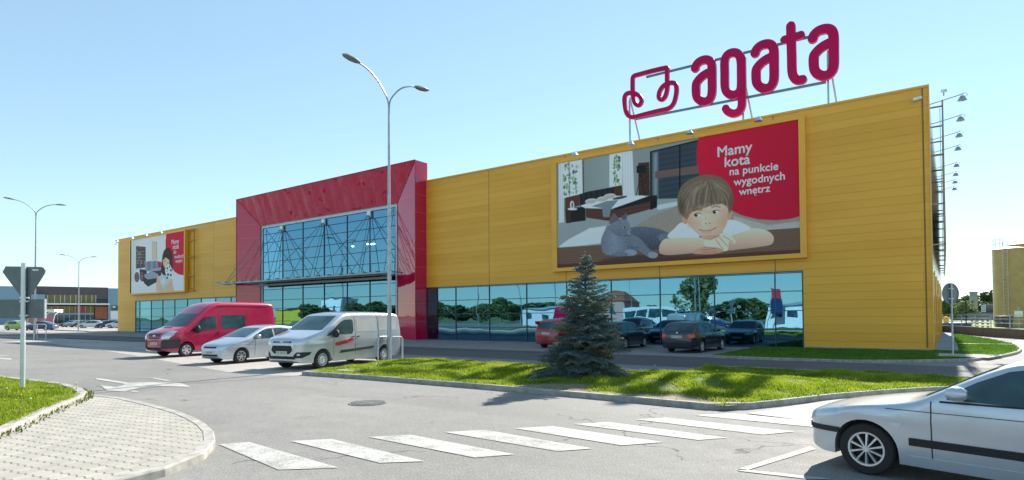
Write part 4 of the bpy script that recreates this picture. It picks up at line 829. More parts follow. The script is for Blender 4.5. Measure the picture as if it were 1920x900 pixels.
# ------------------------------------------------------------------ roof sign
YS_ = 34.85
def stroke(mb, pts, wd, y, depth=.26, closed=False, n=6, slope=.03):
    y00 = y
    P = [np.array(p) for p in smooth_line(pts, n, closed)]
    if not closed:
        d0 = (P[0] - P[1]) / np.linalg.norm(P[0] - P[1]); d1 = (P[-1] - P[-2]) / np.linalg.norm(P[-1] - P[-2]); hw = wd / 2
    rows = []
    N = len(P)
    def ring(p, d, k, off=0.0):
        nn = np.array([-d[1], d[0]]); c = p + d * off; h = wd / 2 * k; bev = min(.035, h * .5)
        return [(c[0] + nn[0] * a, y + b, c[1] + nn[1] * a) for a, b in ((-h, depth), (-h, bev), (-(h - bev), 0), (h - bev, 0), (h, bev), (h, depth))]
    if not closed:
        for q in np.linspace(80, 10, 5): rows.append(ring(P[0], -d0, math.cos(R_(q)), -hw * math.sin(R_(q))))
    for i in range(N):
        y = y00 + (0 if closed else slope * i / N)
        a = P[(i - 1) % N] if closed or i > 0 else P[0]; b = P[(i + 1) % N] if closed or i < N - 1 else P[-1]
        d = (b - a) / (np.linalg.norm(b - a) + 1e-9); rows.append(ring(P[i], d, 1.0))
    if not closed:
        for q in np.linspace(10, 80, 5): rows.append(ring(P[-1], d1, math.cos(R_(q)), hw * math.sin(R_(q))))
    vs = [v for r in rows for v in r]; m = len(rows); fs = []; mi = []
    for i in range(m if closed else m - 1):
        j = (i + 1) % m
        for k in range(6):
            l = (k + 1) % 6; fs.append((i * 6 + k, i * 6 + l, j * 6 + l, j * 6 + k)); mi.append(0 if k in (1, 2, 3) else (1 if k in (0, 4) else 1))
    if not closed: fs += [tuple(range(6)), tuple((m - 1) * 6 + k for k in range(6))[::-1]]; mi += [1, 1]
    o = len(mb.v); mb.v.extend(vs)
    for f, q in zip(fs, mi): mb.f.append([a + o for a in f]); mb.mi.append(q)
sign = thing('roof_sign', 'giant magenta lettering with a line-drawn armchair emblem standing on the roof', 'roof sign', (-10, YS_, HB))
def W2(u, v): p = FY(1280 + u / 5.626, 30 + v / 5.626, YS_); return (p[0], p[2])
def W1(u, v): p = FY(1150 + u / 6.924, 110 + v / 6.924, YS_); return (p[0], p[2])
a_main = [W2(*p) for p in [(1368, 232), (1382, 192), (1425, 150), (1490, 127), (1545, 132), (1580, 165), (1589, 230), (1590, 350), (1590, 500), (1572, 570), (1530, 612), (1470, 622), (1415, 598), (1383, 545), (1378, 430), (1400, 380), (1455, 325), (1520, 285), (1575, 262)]]
xl5 = W2(1322, 400)[0]
for i, (u, v) in enumerate(((88, 700), (718, 560), (1322, 400))):
    dx = W2(u, v)[0] - xl5; sw = .48
    mb = MB(); stroke(mb, [(x + dx, z) for x, z in a_main], sw, YS_, n=4); o = mb.build('letter_a', ['magenta', 'magenta_edge'], sign)
mb = MB(); stroke(mb, [W2(*p) for p in [(528, 378), (470, 400), (437, 465), (437, 600), (440, 740), (470, 808), (530, 828), (585, 800), (610, 745), (612, 600), (608, 460), (580, 395)]], .46, YS_, closed=True, n=4)
gd = [W2(616, 440), W2(618, 600), W2(620, 760)] + [W1(*p) for p in [(1662, 540), (1655, 620), (1620, 680), (1550, 706), (1480, 680), (1452, 640)]]
stroke(mb, gd, .44, YS_ + .004, n=4); mb.build('letter_g', ['magenta', 'magenta_edge'], sign)
mb = MB(); stroke(mb, [W2(*p) for p in [(1136, 98), (1140, 250), (1145, 420), (1148, 560), (1165, 632), (1205, 668), (1258, 662)]], .46, YS_, n=4)
stroke(mb, [W2(*p) for p in [(1070, 242), (1150, 222), (1240, 192)]], .42, YS_ + .005, n=3); mb.build('letter_t', ['magenta', 'magenta_edge'], sign)
em = [(690, 118), (690, 180), (690, 290), (692, 380), (668, 480), (625, 526), (585, 505), (588, 430), (635, 352), (700, 316), (765, 306), (803, 335), (812, 400), (800, 490), (770, 580), (705, 640), (560, 675), (400, 715), (255, 752), (190, 738), (155, 685), (138, 600), (132, 510), (152, 456), (200, 436), (265, 443), (328, 478), (356, 535), (335, 588), (298, 596), (265, 560), (245, 490), (238, 400), (237, 310), (240, 240), (262, 212), (330, 192), (500, 146), (640, 114), (675, 108)]
mb = MB(); stroke(mb, [W1(*p) for p in em + [em[0]]], .26, YS_, .2, n=3, slope=.06); mb.build('emblem', ['magenta', 'magenta_edge'], sign)
m_ = MB()
for (a, b) in ((W1(400, 205), W2(1500, 140)), (W1(260, 755), W2(1500, 665))): m_.bar((a[0], YS_ + .36, a[1] - .05), (b[0], YS_ + .36, b[1] - .05), .1, .13)
m_.build('rail', simple('sign_rail', (0.14, 0.24, 0.29), .5, .3), sign)
for x in (-16.1, -9.1, -4.75):
    m_ = MB(); m_.bar((x, YS_ + .36, HB - .2), (x, YS_ + .36, 15.6), .09); m_.bar((x + .35, YS_ + 1.6, HB - .2), (x + .0, YS_ + .4, 15.8), .07); m_.build('support', 'steel', sign)

# ================================================================== VEHICLES
def chaikin(p, n=2):
    p = [np.array(q, float) for q in p]
    for _ in range(n):
        o = [p[0]]
        for a, b in zip(p[:-1], p[1:]): o += [a * .75 + b * .25, a * .25 + b * .75]
        o.append(p[-1]); p = o
    return np.array(p)
class Body:
    """a car body: side outline, plan and section laws; nose at x=0, tail at x=L, wheels on z=0"""
    def __init__(s, **k):
        s.__dict__.update(dict(z0=.2, tumble=.30, belt=.95, rc=.09, crown=.035, r=.31, tw=.2, arch=1.16, tuck=.07, bulge=.0, ch=2)); s.__dict__.update(k)
        s.topc = chaikin(s.top, s.ch); s.planc = chaikin(s.plan, 2)
        s.ax = (s.axle, s.axle + s.wb)
    def T(s, x): return np.interp(x, s.topc[:, 0], s.topc[:, 1])
    def hw(s, x): return np.interp(x, s.planc[:, 0], s.planc[:, 1])
    def B(s, x):
        x = np.asarray(x, float); b = s.z0 + .10 * np.clip((.25 - x) / .25, 0, 1) ** 2 + .14 * np.clip((x - s.L + .45) / .45, 0, 1) ** 2
        for a in s.ax:
            R = s.r * s.arch; q = R * R - (x - a) ** 2; b = np.maximum(b, np.where(q > 0, s.r + np.sqrt(np.maximum(q, 0)), 0))
        return b
    def w(s, x, z):
        h = s.hw(x); lo = np.clip((s.belt - z) / s.belt, 0, 1); hi = np.clip(z - s.belt, 0, 9)
        flare = 0
        for a in s.ax: flare = flare + .022 * np.exp(-((x - a) / (s.r * 1.35)) ** 2) * np.exp(-((z - s.r) / (s.r * 1.3)) ** 2)
        return h - s.tuck * lo ** 2.2 - s.tumble * hi - .12 * hi ** 2 * (s.tumble > .2) + flare + .012 * np.exp(-((z - s.belt * .8) / .05) ** 2)
    def rcx(s, x): return np.minimum(s.rc, np.maximum(.02, (s.T(x) - s.B(x)) * .35))
    def sideY(s, x, z):
        T = s.T(x); rc = s.rcx(x); zc = T - rc; wz = s.w(x, np.minimum(z, zc)); 
        return np.where(z > zc, s.w(x, zc) - rc + np.sqrt(np.maximum(rc ** 2 - (z - zc) ** 2, 0)), wz)
    def topZ(s, x, y):
        T = s.T(x); rc = s.rcx(x); zc = T - rc; wc = s.w(x, zc); yc = np.maximum(wc - rc, .01); ay = np.abs(y)
        return np.where(ay <= yc, T + s.crown * (1 - (ay / yc) ** 2), zc + np.sqrt(np.maximum(rc ** 2 - (ay - yc) ** 2, 0)))
    def endX(s, y, z, rear=False):
        xs_ = np.linspace(0, s.L * .65, 1500); xs_ = s.L - xs_ if rear else xs_
        ins = (s.sideY(xs_, z) >= abs(y)) & (s.topZ(xs_, y) >= z)
        return xs_[np.argmax(ins)] if ins.any() else xs_[0]
    def shell(s):
        x = set(np.linspace(0, s.L, int(s.L / .075))); 
        for q in (0.004, .012, .025, .045, .07, .1, .14, .19): x |= {q, s.L - q}
        for a in s.ax:
            R = s.r * s.arch
            for t in np.linspace(0, math.pi, 17): x.add(a - R * math.cos(t) * .9999)
            x |= {a - R - .004, a + R + .004}
        x = np.array(sorted(x)); x = x[np.r_[True, np.diff(x) > .0025]]; rows = []
        for X in x:
            T, B, rc = float(s.T(X)), float(s.B(X)), float(s.rcx(X)); zc = T - rc; B = min(B, zc - .01); P = []
            wb_ = float(s.w(X, B)); P += [(0, B), (wb_ * .5, B), (wb_ - .05, B)]
            for t in np.linspace(0, 1, 13): z = B + (zc - B) * t; P.append((float(s.w(X, z)), z))
            wc = float(s.w(X, zc)); yc = max(wc - rc, .01)
            for t in (22, 45, 68, 90): P.append((yc + rc * math.cos(R_(t)), zc + rc * math.sin(R_(t))))
            for t in (.8, .55, .28, 0): P.append((yc * t, T + s.crown * (1 - t * t)))
            rows.append([(X, y, z) for y, z in P] + [(X, -y, z) for y, z in P[-2:0:-1]])
        mb = MB(); n = len(rows[0]); vs = [v for r in rows for v in r]
        fs = [(i * n + k, i * n + (k + 1) % n, (i + 1) * n + (k + 1) % n, (i + 1) * n + k) for i in range(len(rows) - 1) for k in range(n)]
        fs += [tuple(range(n)), tuple((len(rows) - 1) * n + k for k in range(n))[::-1]]
        mb.add(vs, fs); return mb
def grid(mb, pts, nu, nv, mi=None, skirt=None):
    fs = [(i * nv + j, i * nv + j + 1, (i + 1) * nv + j + 1, (i + 1) * nv + j) for i in range(nu - 1) for j in range(nv - 1)]; mb.add(pts, fs, mi)
    if skirt is not None:
        ring = [i * nv for i in range(nu)] + [(nu - 1) * nv + j for j in range(1, nv)] + [i * nv + nv - 1 for i in range(nu - 2, -1, -1)] + [j for j in range(nv - 2, 0, -1)]
        vs = [pts[i] for i in ring] + [skirt(pts[i]) for i in ring]; m = len(ring); mb.add(vs, [(i, (i + 1) % m, m + (i + 1) % m, m + i) for i in range(m)], mi)
def side_patch(B, cols, off=.006, sgn=1, n=10, nv=5, mb=None):
    mb = mb or MB(); c = np.array(cols); xs_ = np.linspace(c[0, 0], c[-1, 0], max(n, 2)); xs_ = np.unique(np.r_[xs_, c[:, 0]]); pts = []
    for x in xs_:
        lo, hi = np.interp(x, c[:, 0], c[:, 1]), np.interp(x, c[:, 0], c[:, 2])
        for z in np.linspace(lo, hi, nv): pts.append((x, sgn * (float(B.sideY(x, z)) + off), z))
    grid(mb, pts, len(xs_), nv, None, lambda p: (p[0], p[1] - sgn * (off + .015), p[2])); return mb
def end_patch(B, rows, off=.008, rear=False, n=8, mb=None, nz=6):
    """rows: (z, y_lo, y_hi) on the nose or the tail"""
    mb = mb or MB(); r = np.array(rows); zs = np.unique(np.r_[np.linspace(r[0, 0], r[-1, 0], nz), r[:, 0]]); pts = []; d = 1 if rear else -1
    for z in zs:
        a, b = np.interp(z, r[:, 0], r[:, 1]), np.interp(z, r[:, 0], r[:, 2])
        for y in np.linspace(a, b, n): pts.append((B.endX(y, z, rear) + d * off, y, z + off * .6))
    grid(mb, pts, len(zs), n, None, lambda p: (p[0] - d * (off + .02), p[1], p[2])); return mb
WHEELS = {}
def wheel_meshes(r, tw, style):
    key = (r, tw, style)
    if key in WHEELS: return WHEELS[key]
    rr = r * .66
    t = MB(); t.lathe([(rr - .02, -tw * .3), (rr, -tw / 2), (r * .93, -tw / 2), (r * .985, -tw * .42), (r, -tw * .28), (r, tw * .28), (r * .985, tw * .42), (r * .93, tw / 2), (rr, tw / 2), (rr - .02, tw * .3)], (0, 0, 0), 'y', 30)
    t.lathe([(.001, -.02), (rr, -.02), (rr, .05), (.001, .05)], (0, 0, 0), 'y', 18)
    m = MB(); yo = -tw / 2 + .004
    m.lathe([(rr * .99, yo + .05), (rr * 1.0, yo - .004), (rr * .9, yo - .002), (rr * .87, yo + .04)], (0, 0, 0), 'y', 30); m.lathe([(.001, yo - .012), (rr * .17, yo - .012), (rr * .22, yo + .01), (rr * .22, yo + .06)], (0, 0, 0), 'y', 16)
    if style == 'cover':
        m.lathe([(rr * .2, yo - .0), (rr * .5, yo - .012), (rr * .66, yo + .002)], (0, 0, 0), 'y', 30)
        for k in range(16):
            a = 2 * math.pi * k / 16; u = Vector((math.cos(a), 0, math.sin(a))); v = Vector((-math.sin(a), 0, math.cos(a)))
            p = [u * rr * .64 + v * .011, u * rr * .9 + v * .015, u * rr * .9 - v * .015, u * rr * .64 - v * .011]
            m.add([(q.x, yo + .001, q.z) for q in p] + [(q.x, yo + .02, q.z) for q in p], [(0, 1, 2, 3), (0, 4, 5, 1), (2, 6, 7, 3)])
    else:
        ns = style; wd_ = {5: .36, 6: .42, 7: .22, 10: .12}[ns]
        for k in range(ns):
            a = 2 * math.pi * k / ns; u = Vector((math.cos(a), 0, math.sin(a))); v = Vector((-math.sin(a), 0, math.cos(a)))
            w0, w1 = rr * wd_ * .30, rr * wd_ * (.62 if ns < 7 else .5)
            p = [u * rr * .15 + v * w0, u * rr * .9 + v * w1, u * rr * .9 - v * w1, u * rr * .15 - v * w0]
            m.add([(p[i].x, yo + (-.006, .008, .008, -.006)[i], p[i].z) for i in range(4)] + [(q.x, yo + .045, q.z) for q in p], [(0, 1, 2, 3), (0, 4, 5, 1), (2, 6, 7, 3)])
    a = t.build('wheel', 'tyre', None, True); b = m.build('rim', 'rim', a, False); WHEELS[key] = (a.data, b.data)
    bpy.data.objects.remove(b); bpy.data.objects.remove(a); return WHEELS[key]
def obj(name, me, parent): o = bpy.data.objects.new(name, me); COL.objects.link(o); o.parent = parent; return o
def vehicle(name, label, cat, B, paint, loc, heading, spec, group=None, simple_=False):
    """heading: direction the nose points (degrees, world)"""
    root = thing(name, label, cat, (loc[0], loc[1], 0), R_(heading + 180), group)
    def put(o, nm=None): return o
    def part(mb, nm, mats, parent=root, smooth=True, sharp=35):
        o = mb.build(nm, mats, parent, smooth, sharp, world=False); return o
    body = part(B.shell(), 'body', paint, sharp=50)
    ub = MB(); iw = float(B.hw(B.L / 2)) - .26
    ub.box(.35, B.L - .35, -iw, iw, B.z0 + .02, B.belt * .75)
    for a in B.ax: ub.box(a - B.r * 1.1, a + B.r * 1.1, -(iw - .02), iw - .02, B.z0 + .05, B.r * 2.1)
    part(ub, 'underbody', 'dark', smooth=False)
    me_t, me_r = wheel_meshes(B.r, B.tw, spec.get('wheel', 5))
    for a in B.ax:
        for s_ in (1, -1):
            wy = float(B.hw(a)) - B.tuck * .35 - B.tw / 2 - .012
            o = obj('wheel', me_t, root); o.location = (a, -s_ * wy, B.r); o.rotation_euler = (0, random.uniform(0, 1), 0 if s_ > 0 else math.pi); obj('rim', me_r, o)
    def sides(cols, nm, mats, off=.006, both=True, lab=None, **k):
        for s_ in ((1, -1) if both else (both or 1,)):
            o = part(side_patch(B, cols, off, s_, **k), nm, mats)
            if lab: o['label'] = lab
    for c in spec.get('windows', []): sides(c, 'window', 'cglass')
    for c in spec.get('seams', []): sides(c, 'door_seam', 'plastic', .003, nv=14, n=2)
    for nm, c, m, off in spec.get('side', []): sides(c, nm, m, off)
    for nm, r_, m, off, rear in spec.get('ends', []): part(end_patch(B, r_, off, rear), nm, m)
    for nm, r_, m, off, rear in spec.get('pairs', []):
        part(end_patch(B, r_, off, rear), nm, m); part(end_patch(B, [(z, -b, -a) for z, a, b in r_], off, rear), nm, m)
    if 'mirror' in spec:
        mx, mz, ms = spec['mirror']
        for s_ in (1, -1):
            y0 = float(B.sideY(mx, mz)); m = MB(); hh, ll = ms
            m.lathe([(.001, -.10), (hh * .6, -.09), (hh, -.03), (hh * .95, .04), (hh * .5, .085), (.001, .09)], (0, 0, 0), 'x', 14)
            m.v = [(mx + .02 + q[0] * ll, s_ * (y0 + .13 + q[1] * .9), mz + .06 + q[2]) for q in m.v]; m.bar((mx, s_ * (y0 - .02), mz), (mx + .02, s_ * (y0 + .1), mz + .03), .05)
            part(m, 'mirror', spec.get('mirror_mat', paint))
    if 'plate' in spec:
        pl = spec['plate']
        for rear, z, txt in pl:
            x = B.endX(0, z, rear) + (.02 if rear else -.02); d = 1 if rear else -1
            m = MB(); m.box(min(x, x - d * .03), max(x, x - d * .03), -.26, .26, z - .056, z + .056); p = part(m, 'number_plate', 'plate', smooth=False)
            if txt:
                cu = bpy.data.curves.new('c', 'FONT'); cu.body = txt; cu.size = .105; cu.align_x = 'CENTER'; cu.align_y = 'CENTER'; tmp = bpy.data.objects.new('tmp', cu); COL.objects.link(tmp); bpy.context.view_layer.update()
                me = bpy.data.meshes.new_from_object(tmp.evaluated_get(bpy.context.evaluated_depsgraph_get())); bpy.data.objects.remove(tmp)
                for v in me.vertices: cx_, cy_ = v.co.x, v.co.y; v.co = (x + d * .004, cx_ * d, z + cy_)
                me.materials.clear(); me.materials.append(MT['ink']); obj('lettering', me, p)
    return root
def place_nose(contact, heading, B, side=1):
    """vehicle origin so that the near front tyre touches the ground at contact (heading in degrees)"""
    h = R_(heading); f = Vector((math.cos(h), math.sin(h))); l = Vector((-math.sin(h), math.cos(h)))   # forward, left
    y = float(B.hw(B.ax[0])) - .03
    p = Vector(contact) - l * (side * y) + f * B.ax[0]
    return (p.x, p.y)
MT['p_red'] = car_paint('van_red_paint', (0.44, 0.004, 0.06)); MT['p_silver'] = car_paint('silver_paint', (0.55, 0.58, 0.61), .55, .32)
MT['p_silver2'] = car_paint('silver_blue_paint', (0.50, 0.56, 0.62), .55, .3); MT['p_navy'] = car_paint('navy_paint', (0.006, 0.012, 0.035), .1); MT['p_black'] = car_paint('black_paint', (0.008, 0.01, 0.016), .1)
MT['p_wine'] = car_paint('wine_red_paint', (0.30, 0.008, 0.018)); MT['p_lime'] = car_paint('lime_green_paint', (0.35, 0.48, 0.12)); MT['p_teal'] = car_paint('dark_teal_paint', (0.02, 0.10, 0.11), .2)
MT['p_white'] = car_paint('white_car_paint', (0.7, 0.71, 0.72)); MT['p_blue'] = car_paint('mid_blue_paint', (0.015, 0.05, 0.16), .2); MT['p_grey'] = car_paint('grey_paint', (0.16, .18, .2), .3)
MT['panel_lite'] = car_paint('light_window_panel', (0.66, 0.68, 0.69), .4, .22)
MT['stripe'] = simple('red_sticker', (0.55, 0.02, 0.05), .4)
def cut(x, z0, z1, w_=.012, dx=0): return [(x, z0, z1), (x + w_, z0, z1)]
# --- silver panel van
BV = Body(L=5.34, wb=3.30, axle=.95, r=.335, tw=.215, z0=.24, belt=1.12, tumble=.12, rc=.13, crown=.05, tuck=.06,
          top=[(0, .80), (.02, .98), (.12, 1.08), (.55, 1.20), (1.0, 1.33), (1.12, 1.40), (1.88, 1.88), (2.15, 1.955), (2.7, 1.985), (4.7, 1.97), (5.15, 1.93), (5.26, 1.85), (5.33, 1.2), (5.34, 1.0)],
          plan=[(0, .50), (.03, .66), (.12, .80), (.35, .91), (.8, .975), (1.3, .985), (4.7, .985), (5.15, .96), (5.30, .93), (5.34, .90)])
HV = -90 + 8.5
van = vehicle('parked_van', 'silver panel van with a small red door stripe parked nose-out beside the main lamp post', 'van', BV, 'p_silver', place_nose(G(605, 692), HV, BV), HV, dict(
    wheel='cover', windows=[[(1.36, 1.20, 1.30), (1.55, 1.20, 1.44), (1.85, 1.19, 1.64), (2.05, 1.19, 1.72), (2.4, 1.2, 1.73), (2.48, 1.32, 1.66)]],
    seams=[cut(1.45, .42, 1.18), cut(2.56, .42, 1.86), cut(3.86, .48, 1.86)],
    side=[('side_panel', [(2.68, 1.26, 1.74), (3.80, 1.27, 1.76)], 'panel_lite', .005), ('side_panel', [(3.92, 1.27, 1.76), (5.0, 1.29, 1.74)], 'panel_lite', .005),
          ('rub_strip', [(1.75, .52, .54), (1.85, .52, .62), (3.5, .60, .70), (3.6, .66, .70)], 'plastic', .018), ('red_stripe', [(1.52, .80, .90), (1.72, .79, .93), (2.45, .92, 1.04), (2.47, .92, 1.04)], 'stripe', .006),
          ('door_handle', [(2.34, 1.075, 1.10), (2.50, 1.08, 1.105)], 'dark', .03), ('door_handle', [(2.64, 1.08, 1.105), (2.78, 1.08, 1.105)], 'dark', .03), ('corner_window', [(1.14, 1.15, 1.18), (1.34, 1.19, 1.28)], 'dark', .006), ('wheel_lip', [(1.34, .30, .34), (1.40, .28, .36)], 'plastic', .01)],
    ends=[('windscreen', [(1.375, -.78, .78), (1.60, -.76, .76), (1.86, -.70, .70)], 'cglass', .01, False), ('grille', [(.93, -.42, .42), (.99, -.43, .43)], 'dark', .012, False), ('grille', [(.56, -.36, .36), (.68, -.50, .50), (.80, -.46, .46), (.84, -.42, .42)], 'dark', .012, False),
          ('bumper_insert', [(.38, -.62, .62), (.48, -.56, .56)], 'dark', .012, False), ('badge', [(.94, -.08, .08), (.98, -.08, .08)], 'rim', .02, False), ('chrome_bar', [(.955, -.36, .36), (.968, -.36, .36)], 'rim', .016, False), ('rear_bumper', [(.42, -.88, .88), (.60, -.9, .9)], 'plastic', .02, True)],
    pairs=[('headlight', [(.82, .50, .60), (.90, .48, .80), (1.0, .56, .88), (1.08, .74, .90), (1.12, .84, .90)], 'lamp_glass', .012, False), ('fog_surround', [(.42, .56, .80), (.52, .56, .90), (.62, .66, .92)], 'dark', .012, False), ('tail_lamp', [(.95, .84, .93), (1.6, .80, .88)], 'tail', .015, True), ('fog_lamp', [(.50, .68, .76), (.56, .68, .76)], 'lamp_glass', .022, False)],
    mirror=(1.42, 1.17, (.15, 1.0)), mirror_mat='dark', plate=[(False, .60, 'KK 4657G')]))
# --- red high-roof van
BR = Body(L=6.05, wb=3.75, axle=.98, r=.335, tw=.215, z0=.27, belt=1.15, tumble=.09, rc=.16, crown=.05, tuck=.05,
          top=[(0, .72), (.02, 1.0), (.12, 1.12), (.5, 1.28), (.88, 1.40), (.98, 1.46), (1.70, 2.06), (2.15, 2.42), (2.5, 2.55), (2.9, 2.6), (5.6, 2.6), (5.86, 2.56), (5.94, 2.46), (6.04, 1.3), (6.05, 1.1)],
          plan=[(0, .62), (.03, .74), (.14, .86), (.4, .94), (1.0, .98), (5.5, .985), (5.9, .96), (6.02, .93), (6.05, .91)])
HR = -90 + 7.5
rv = vehicle('parked_van', 'tall dark pink-red van with a high roof and black front bumper corners', 'van', BR, 'p_red', place_nose(G(350, 669), HR, BR), HR, dict(
    wheel=6, windows=[[(1.30, 1.28, 1.36), (1.55, 1.26, 1.60), (1.80, 1.26, 1.82), (1.94, 1.26, 1.87), (2.0, 1.26, 1.88)], [(2.04, 1.26, 1.88), (2.45, 1.27, 1.90), (2.5, 1.34, 1.88)], [(2.76, 1.30, 1.93), (2.80, 1.28, 1.95), (4.08, 1.28, 1.96), (4.12, 1.32, 1.93)]],
    seams=[cut(1.42, .46, 1.22), cut(2.62, .45, 2.1), cut(4.22, .5, 2.3), [(2.6, 2.16, 2.172), (5.6, 2.2, 2.212)]],
    side=[('window_trim', [(1.12, 1.18, 1.22), (1.30, 1.16, 1.34), (1.5, 1.17, 1.3), (2.0, 1.2, 1.29)], 'dark', .004), ('bumper_side', [(.04, .42, .82), (.62, .42, .86), (.66, .60, .84)], 'plastic', .02), ('rub_strip', [(1.5, .70, .73), (2.6, .71, .76)], 'p_red', .015), ('door_handle', [(2.5, 1.02, 1.14), (2.6, 1.02, 1.14)], 'dark', .02), ('roof_rib', [(2.6, 2.40, 2.42), (5.6, 2.40, 2.42)], 'p_red', .014)],
    ends=[('windscreen', [(1.43, -.80, .80), (1.7, -.78, .78), (2.02, -.72, .72)], 'cglass', .01, False), ('grille', [(.86, -.40, .40), (.92, -.41, .41)], 'dark', .012, False), ('grille', [(.96, -.41, .41), (1.02, -.41, .41)], 'dark', .012, False), ('grille', [(1.05, -.42, .42), (1.09, -.42, .42)], 'dark', .012, False),
          ('badge', [(.96, -.09, .09), (1.03, -.09, .09)], 'rim', .02, False), ('bumper_insert', [(.36, -.55, .55), (.46, -.5, .5)], 'dark', .014, False), ('cowl', [(1.355, -.3, .3), (1.385, -.3, .3)], 'dark', .012, False)],
    pairs=[('bumper_corner', [(.40, .52, .90), (.80, .58, .93)], 'plastic', .016, False), ('headlight', [(.84, .56, .86), (1.0, .60, .92), (1.16, .72, .93), (1.22, .82, .93)], 'lamp_glass', .014, False), ('tail_lamp', [(1.1, .86, .94), (1.6, .84, .92)], 'tail', .015, True)],
    mirror=(1.40, 1.22, (.19, 1.0)), mirror_mat='dark', plate=[(False, .64, 'KR 22VA')]))
# --- small hatchback
BH = Body(L=4.20, wb=2.60, axle=.82, r=.30, tw=.185, z0=.19, belt=.92, tumble=.32, rc=.10, crown=.04, tuck=.08,
          top=[(0, .55), (.02, .66), (.15, .76), (.6, .90), (1.0, 1.0), (1.1, 1.04), (1.9, 1.40), (2.2, 1.465), (2.7, 1.485), (3.3, 1.45), (3.75, 1.36), (3.95, 1.12), (4.1, .96), (4.18, .86), (4.2, .7)],
          plan=[(0, .42), (.03, .56), (.12, .68), (.35, .78), (.8, .835), (1.3, .845), (3.2, .845), (3.9, .80), (4.12, .72), (4.2, .60)])
hatch_spec = dict(wheel=7, windows=[[(1.34, .99, 1.02), (1.5, .98, 1.12), (1.9, .97, 1.30), (2.1, .97, 1.35), (2.36, .97, 1.37)], [(2.44, .97, 1.37), (2.8, .98, 1.37), (3.18, 1.0, 1.33), (3.22, 1.02, 1.3)], [(3.28, 1.03, 1.3), (3.45, 1.08, 1.24)]],
    seams=[cut(1.42, .32, .97), cut(2.395, .30, 1.38), cut(3.2, .55, .98)],
    side=[('door_handle', [(2.18, .83, .86), (2.34, .83, .86)], 'dark', .02), ('door_handle', [(3.0, .84, .87), (3.14, .84, .87)], 'dark', .02), ('window_trim', [(1.30, .95, .965), (3.3, .965, .98)], 'dark', .006)],
    ends=[('windscreen', [(1.04, -.68, .68), (1.2, -.64, .64), (1.385, -.56, .56)], 'cglass', .01, False), ('rear_window', [(1.08, -.60, .60), (1.34, -.52, .52)], 'cglass', .01, True), ('grille', [(.62, -.34, .34), (.68, -.36, .36)], 'dark', .01, False), ('bumper_insert', [(.30, -.46, .46), (.38, -.44, .44)], 'dark', .012, False)],
    pairs=[('headlight', [(.60, .40, .62), (.68, .42, .72), (.76, .56, .76)], 'lamp_glass', .01, False), ('tail_lamp', [(.80, .56, .76), (1.05, .60, .76)], 'tail', .012, True)],
    mirror=(1.50, 1.0, (.075, .9)), plate=[(False, .46, 'KR 8E56'), (True, .72, '')])
HC = -90 + 8
hc = vehicle('parked_car', 'small silver hatchback parked between the red van and the silver van', 'car', BH, 'p_silver2', place_nose(G(453, 681.5), HC, BH), HC, hatch_spec)
# --- dark estate, seen from behind
BE = Body(L=4.67, wb=2.70, axle=.92, r=.31, tw=.195, z0=.20, belt=.93, tumble=.30, rc=.11, crown=.035, tuck=.08,
          top=[(0, .52), (.02, .66), (.2, .76), (1.1, .93), (1.3, .98), (2.05, 1.38), (2.4, 1.455), (3.0, 1.47), (3.9, 1.45), (4.28, 1.40), (4.5, 1.08), (4.60, .96), (4.66, .9), (4.67, .6)],
          plan=[(0, .45), (.03, .58), (.14, .72), (.4, .81), (.9, .86), (1.5, .87), (3.8, .87), (4.4, .83), (4.6, .78), (4.67, .72)])
est_spec = dict(wheel=5, windows=[[(1.55, .99, 1.05), (1.9, .98, 1.25), (2.15, .98, 1.34), (2.45, .98, 1.35)], [(2.53, .98, 1.35), (3.3, .99, 1.35)], [(3.38, 1.0, 1.35), (3.95, 1.03, 1.33), (4.18, 1.08, 1.26)]],
    seams=[cut(1.5, .32, .97), cut(2.49, .30, 1.36), cut(3.34, .5, 1.36)],
    side=[('rub_strip', [(1.6, .54, .60), (3.4, .55, .61)], 'plastic', .014), ('door_handle', [(2.28, .84, .87), (2.44, .84, .87)], 'dark', .02), ('roof_rail', [(2.2, 1.468, 1.47), (4.1, 1.462, 1.464)], 'dark', .0)],
    ends=[('windscreen', [(1.01, -.70, .70), (1.36, -.58, .58)], 'cglass', .01, False), ('rear_window', [(1.04, -.66, .66), (1.20, -.62, .62), (1.36, -.56, .56)], 'cglass', .012, True), ('grille', [(.60, -.36, .36), (.68, -.38, .38)], 'dark', .01, False), ('bumper_strip', [(.50, -.68, .68), (.54, -.68, .68)], 'plastic', .016, True), ('badge', [(.93, -.05, .05), (1.0, -.05, .05)], 'rim', .014, True)],
    pairs=[('headlight', [(.60, .42, .66), (.72, .45, .72)], 'lamp_glass', .01, False), ('tail_lamp', [(.70, .52, .78), (.92, .54, .80)], 'tail', .014, True)],
    mirror=(1.72, 1.0, (.08, .9)), plate=[(True, .78, 'WPI 65844'), (False, .44, '')])
HE = 90 - 3
def tail_place(x, y, heading, B): h = R_(heading); return (x + math.cos(h) * B.L, y + math.sin(h) * B.L)
ev = vehicle('parked_car', 'dark blue estate car with red tail lamps parked nose to the shop window', 'car', BE, 'p_navy', tail_place(-10.2, 27.25, HE, BE), HE, est_spec)
m_ = MB()
for s_ in (1, -1): m_.tube([(2.25, s_ * .56, 1.46), (2.3, s_ * .56, 1.52), (4.0, s_ * .54, 1.51), (4.08, s_ * .54, 1.45)], .014, 6)
m_.build('roof_rail', 'dark', ev, world=False)
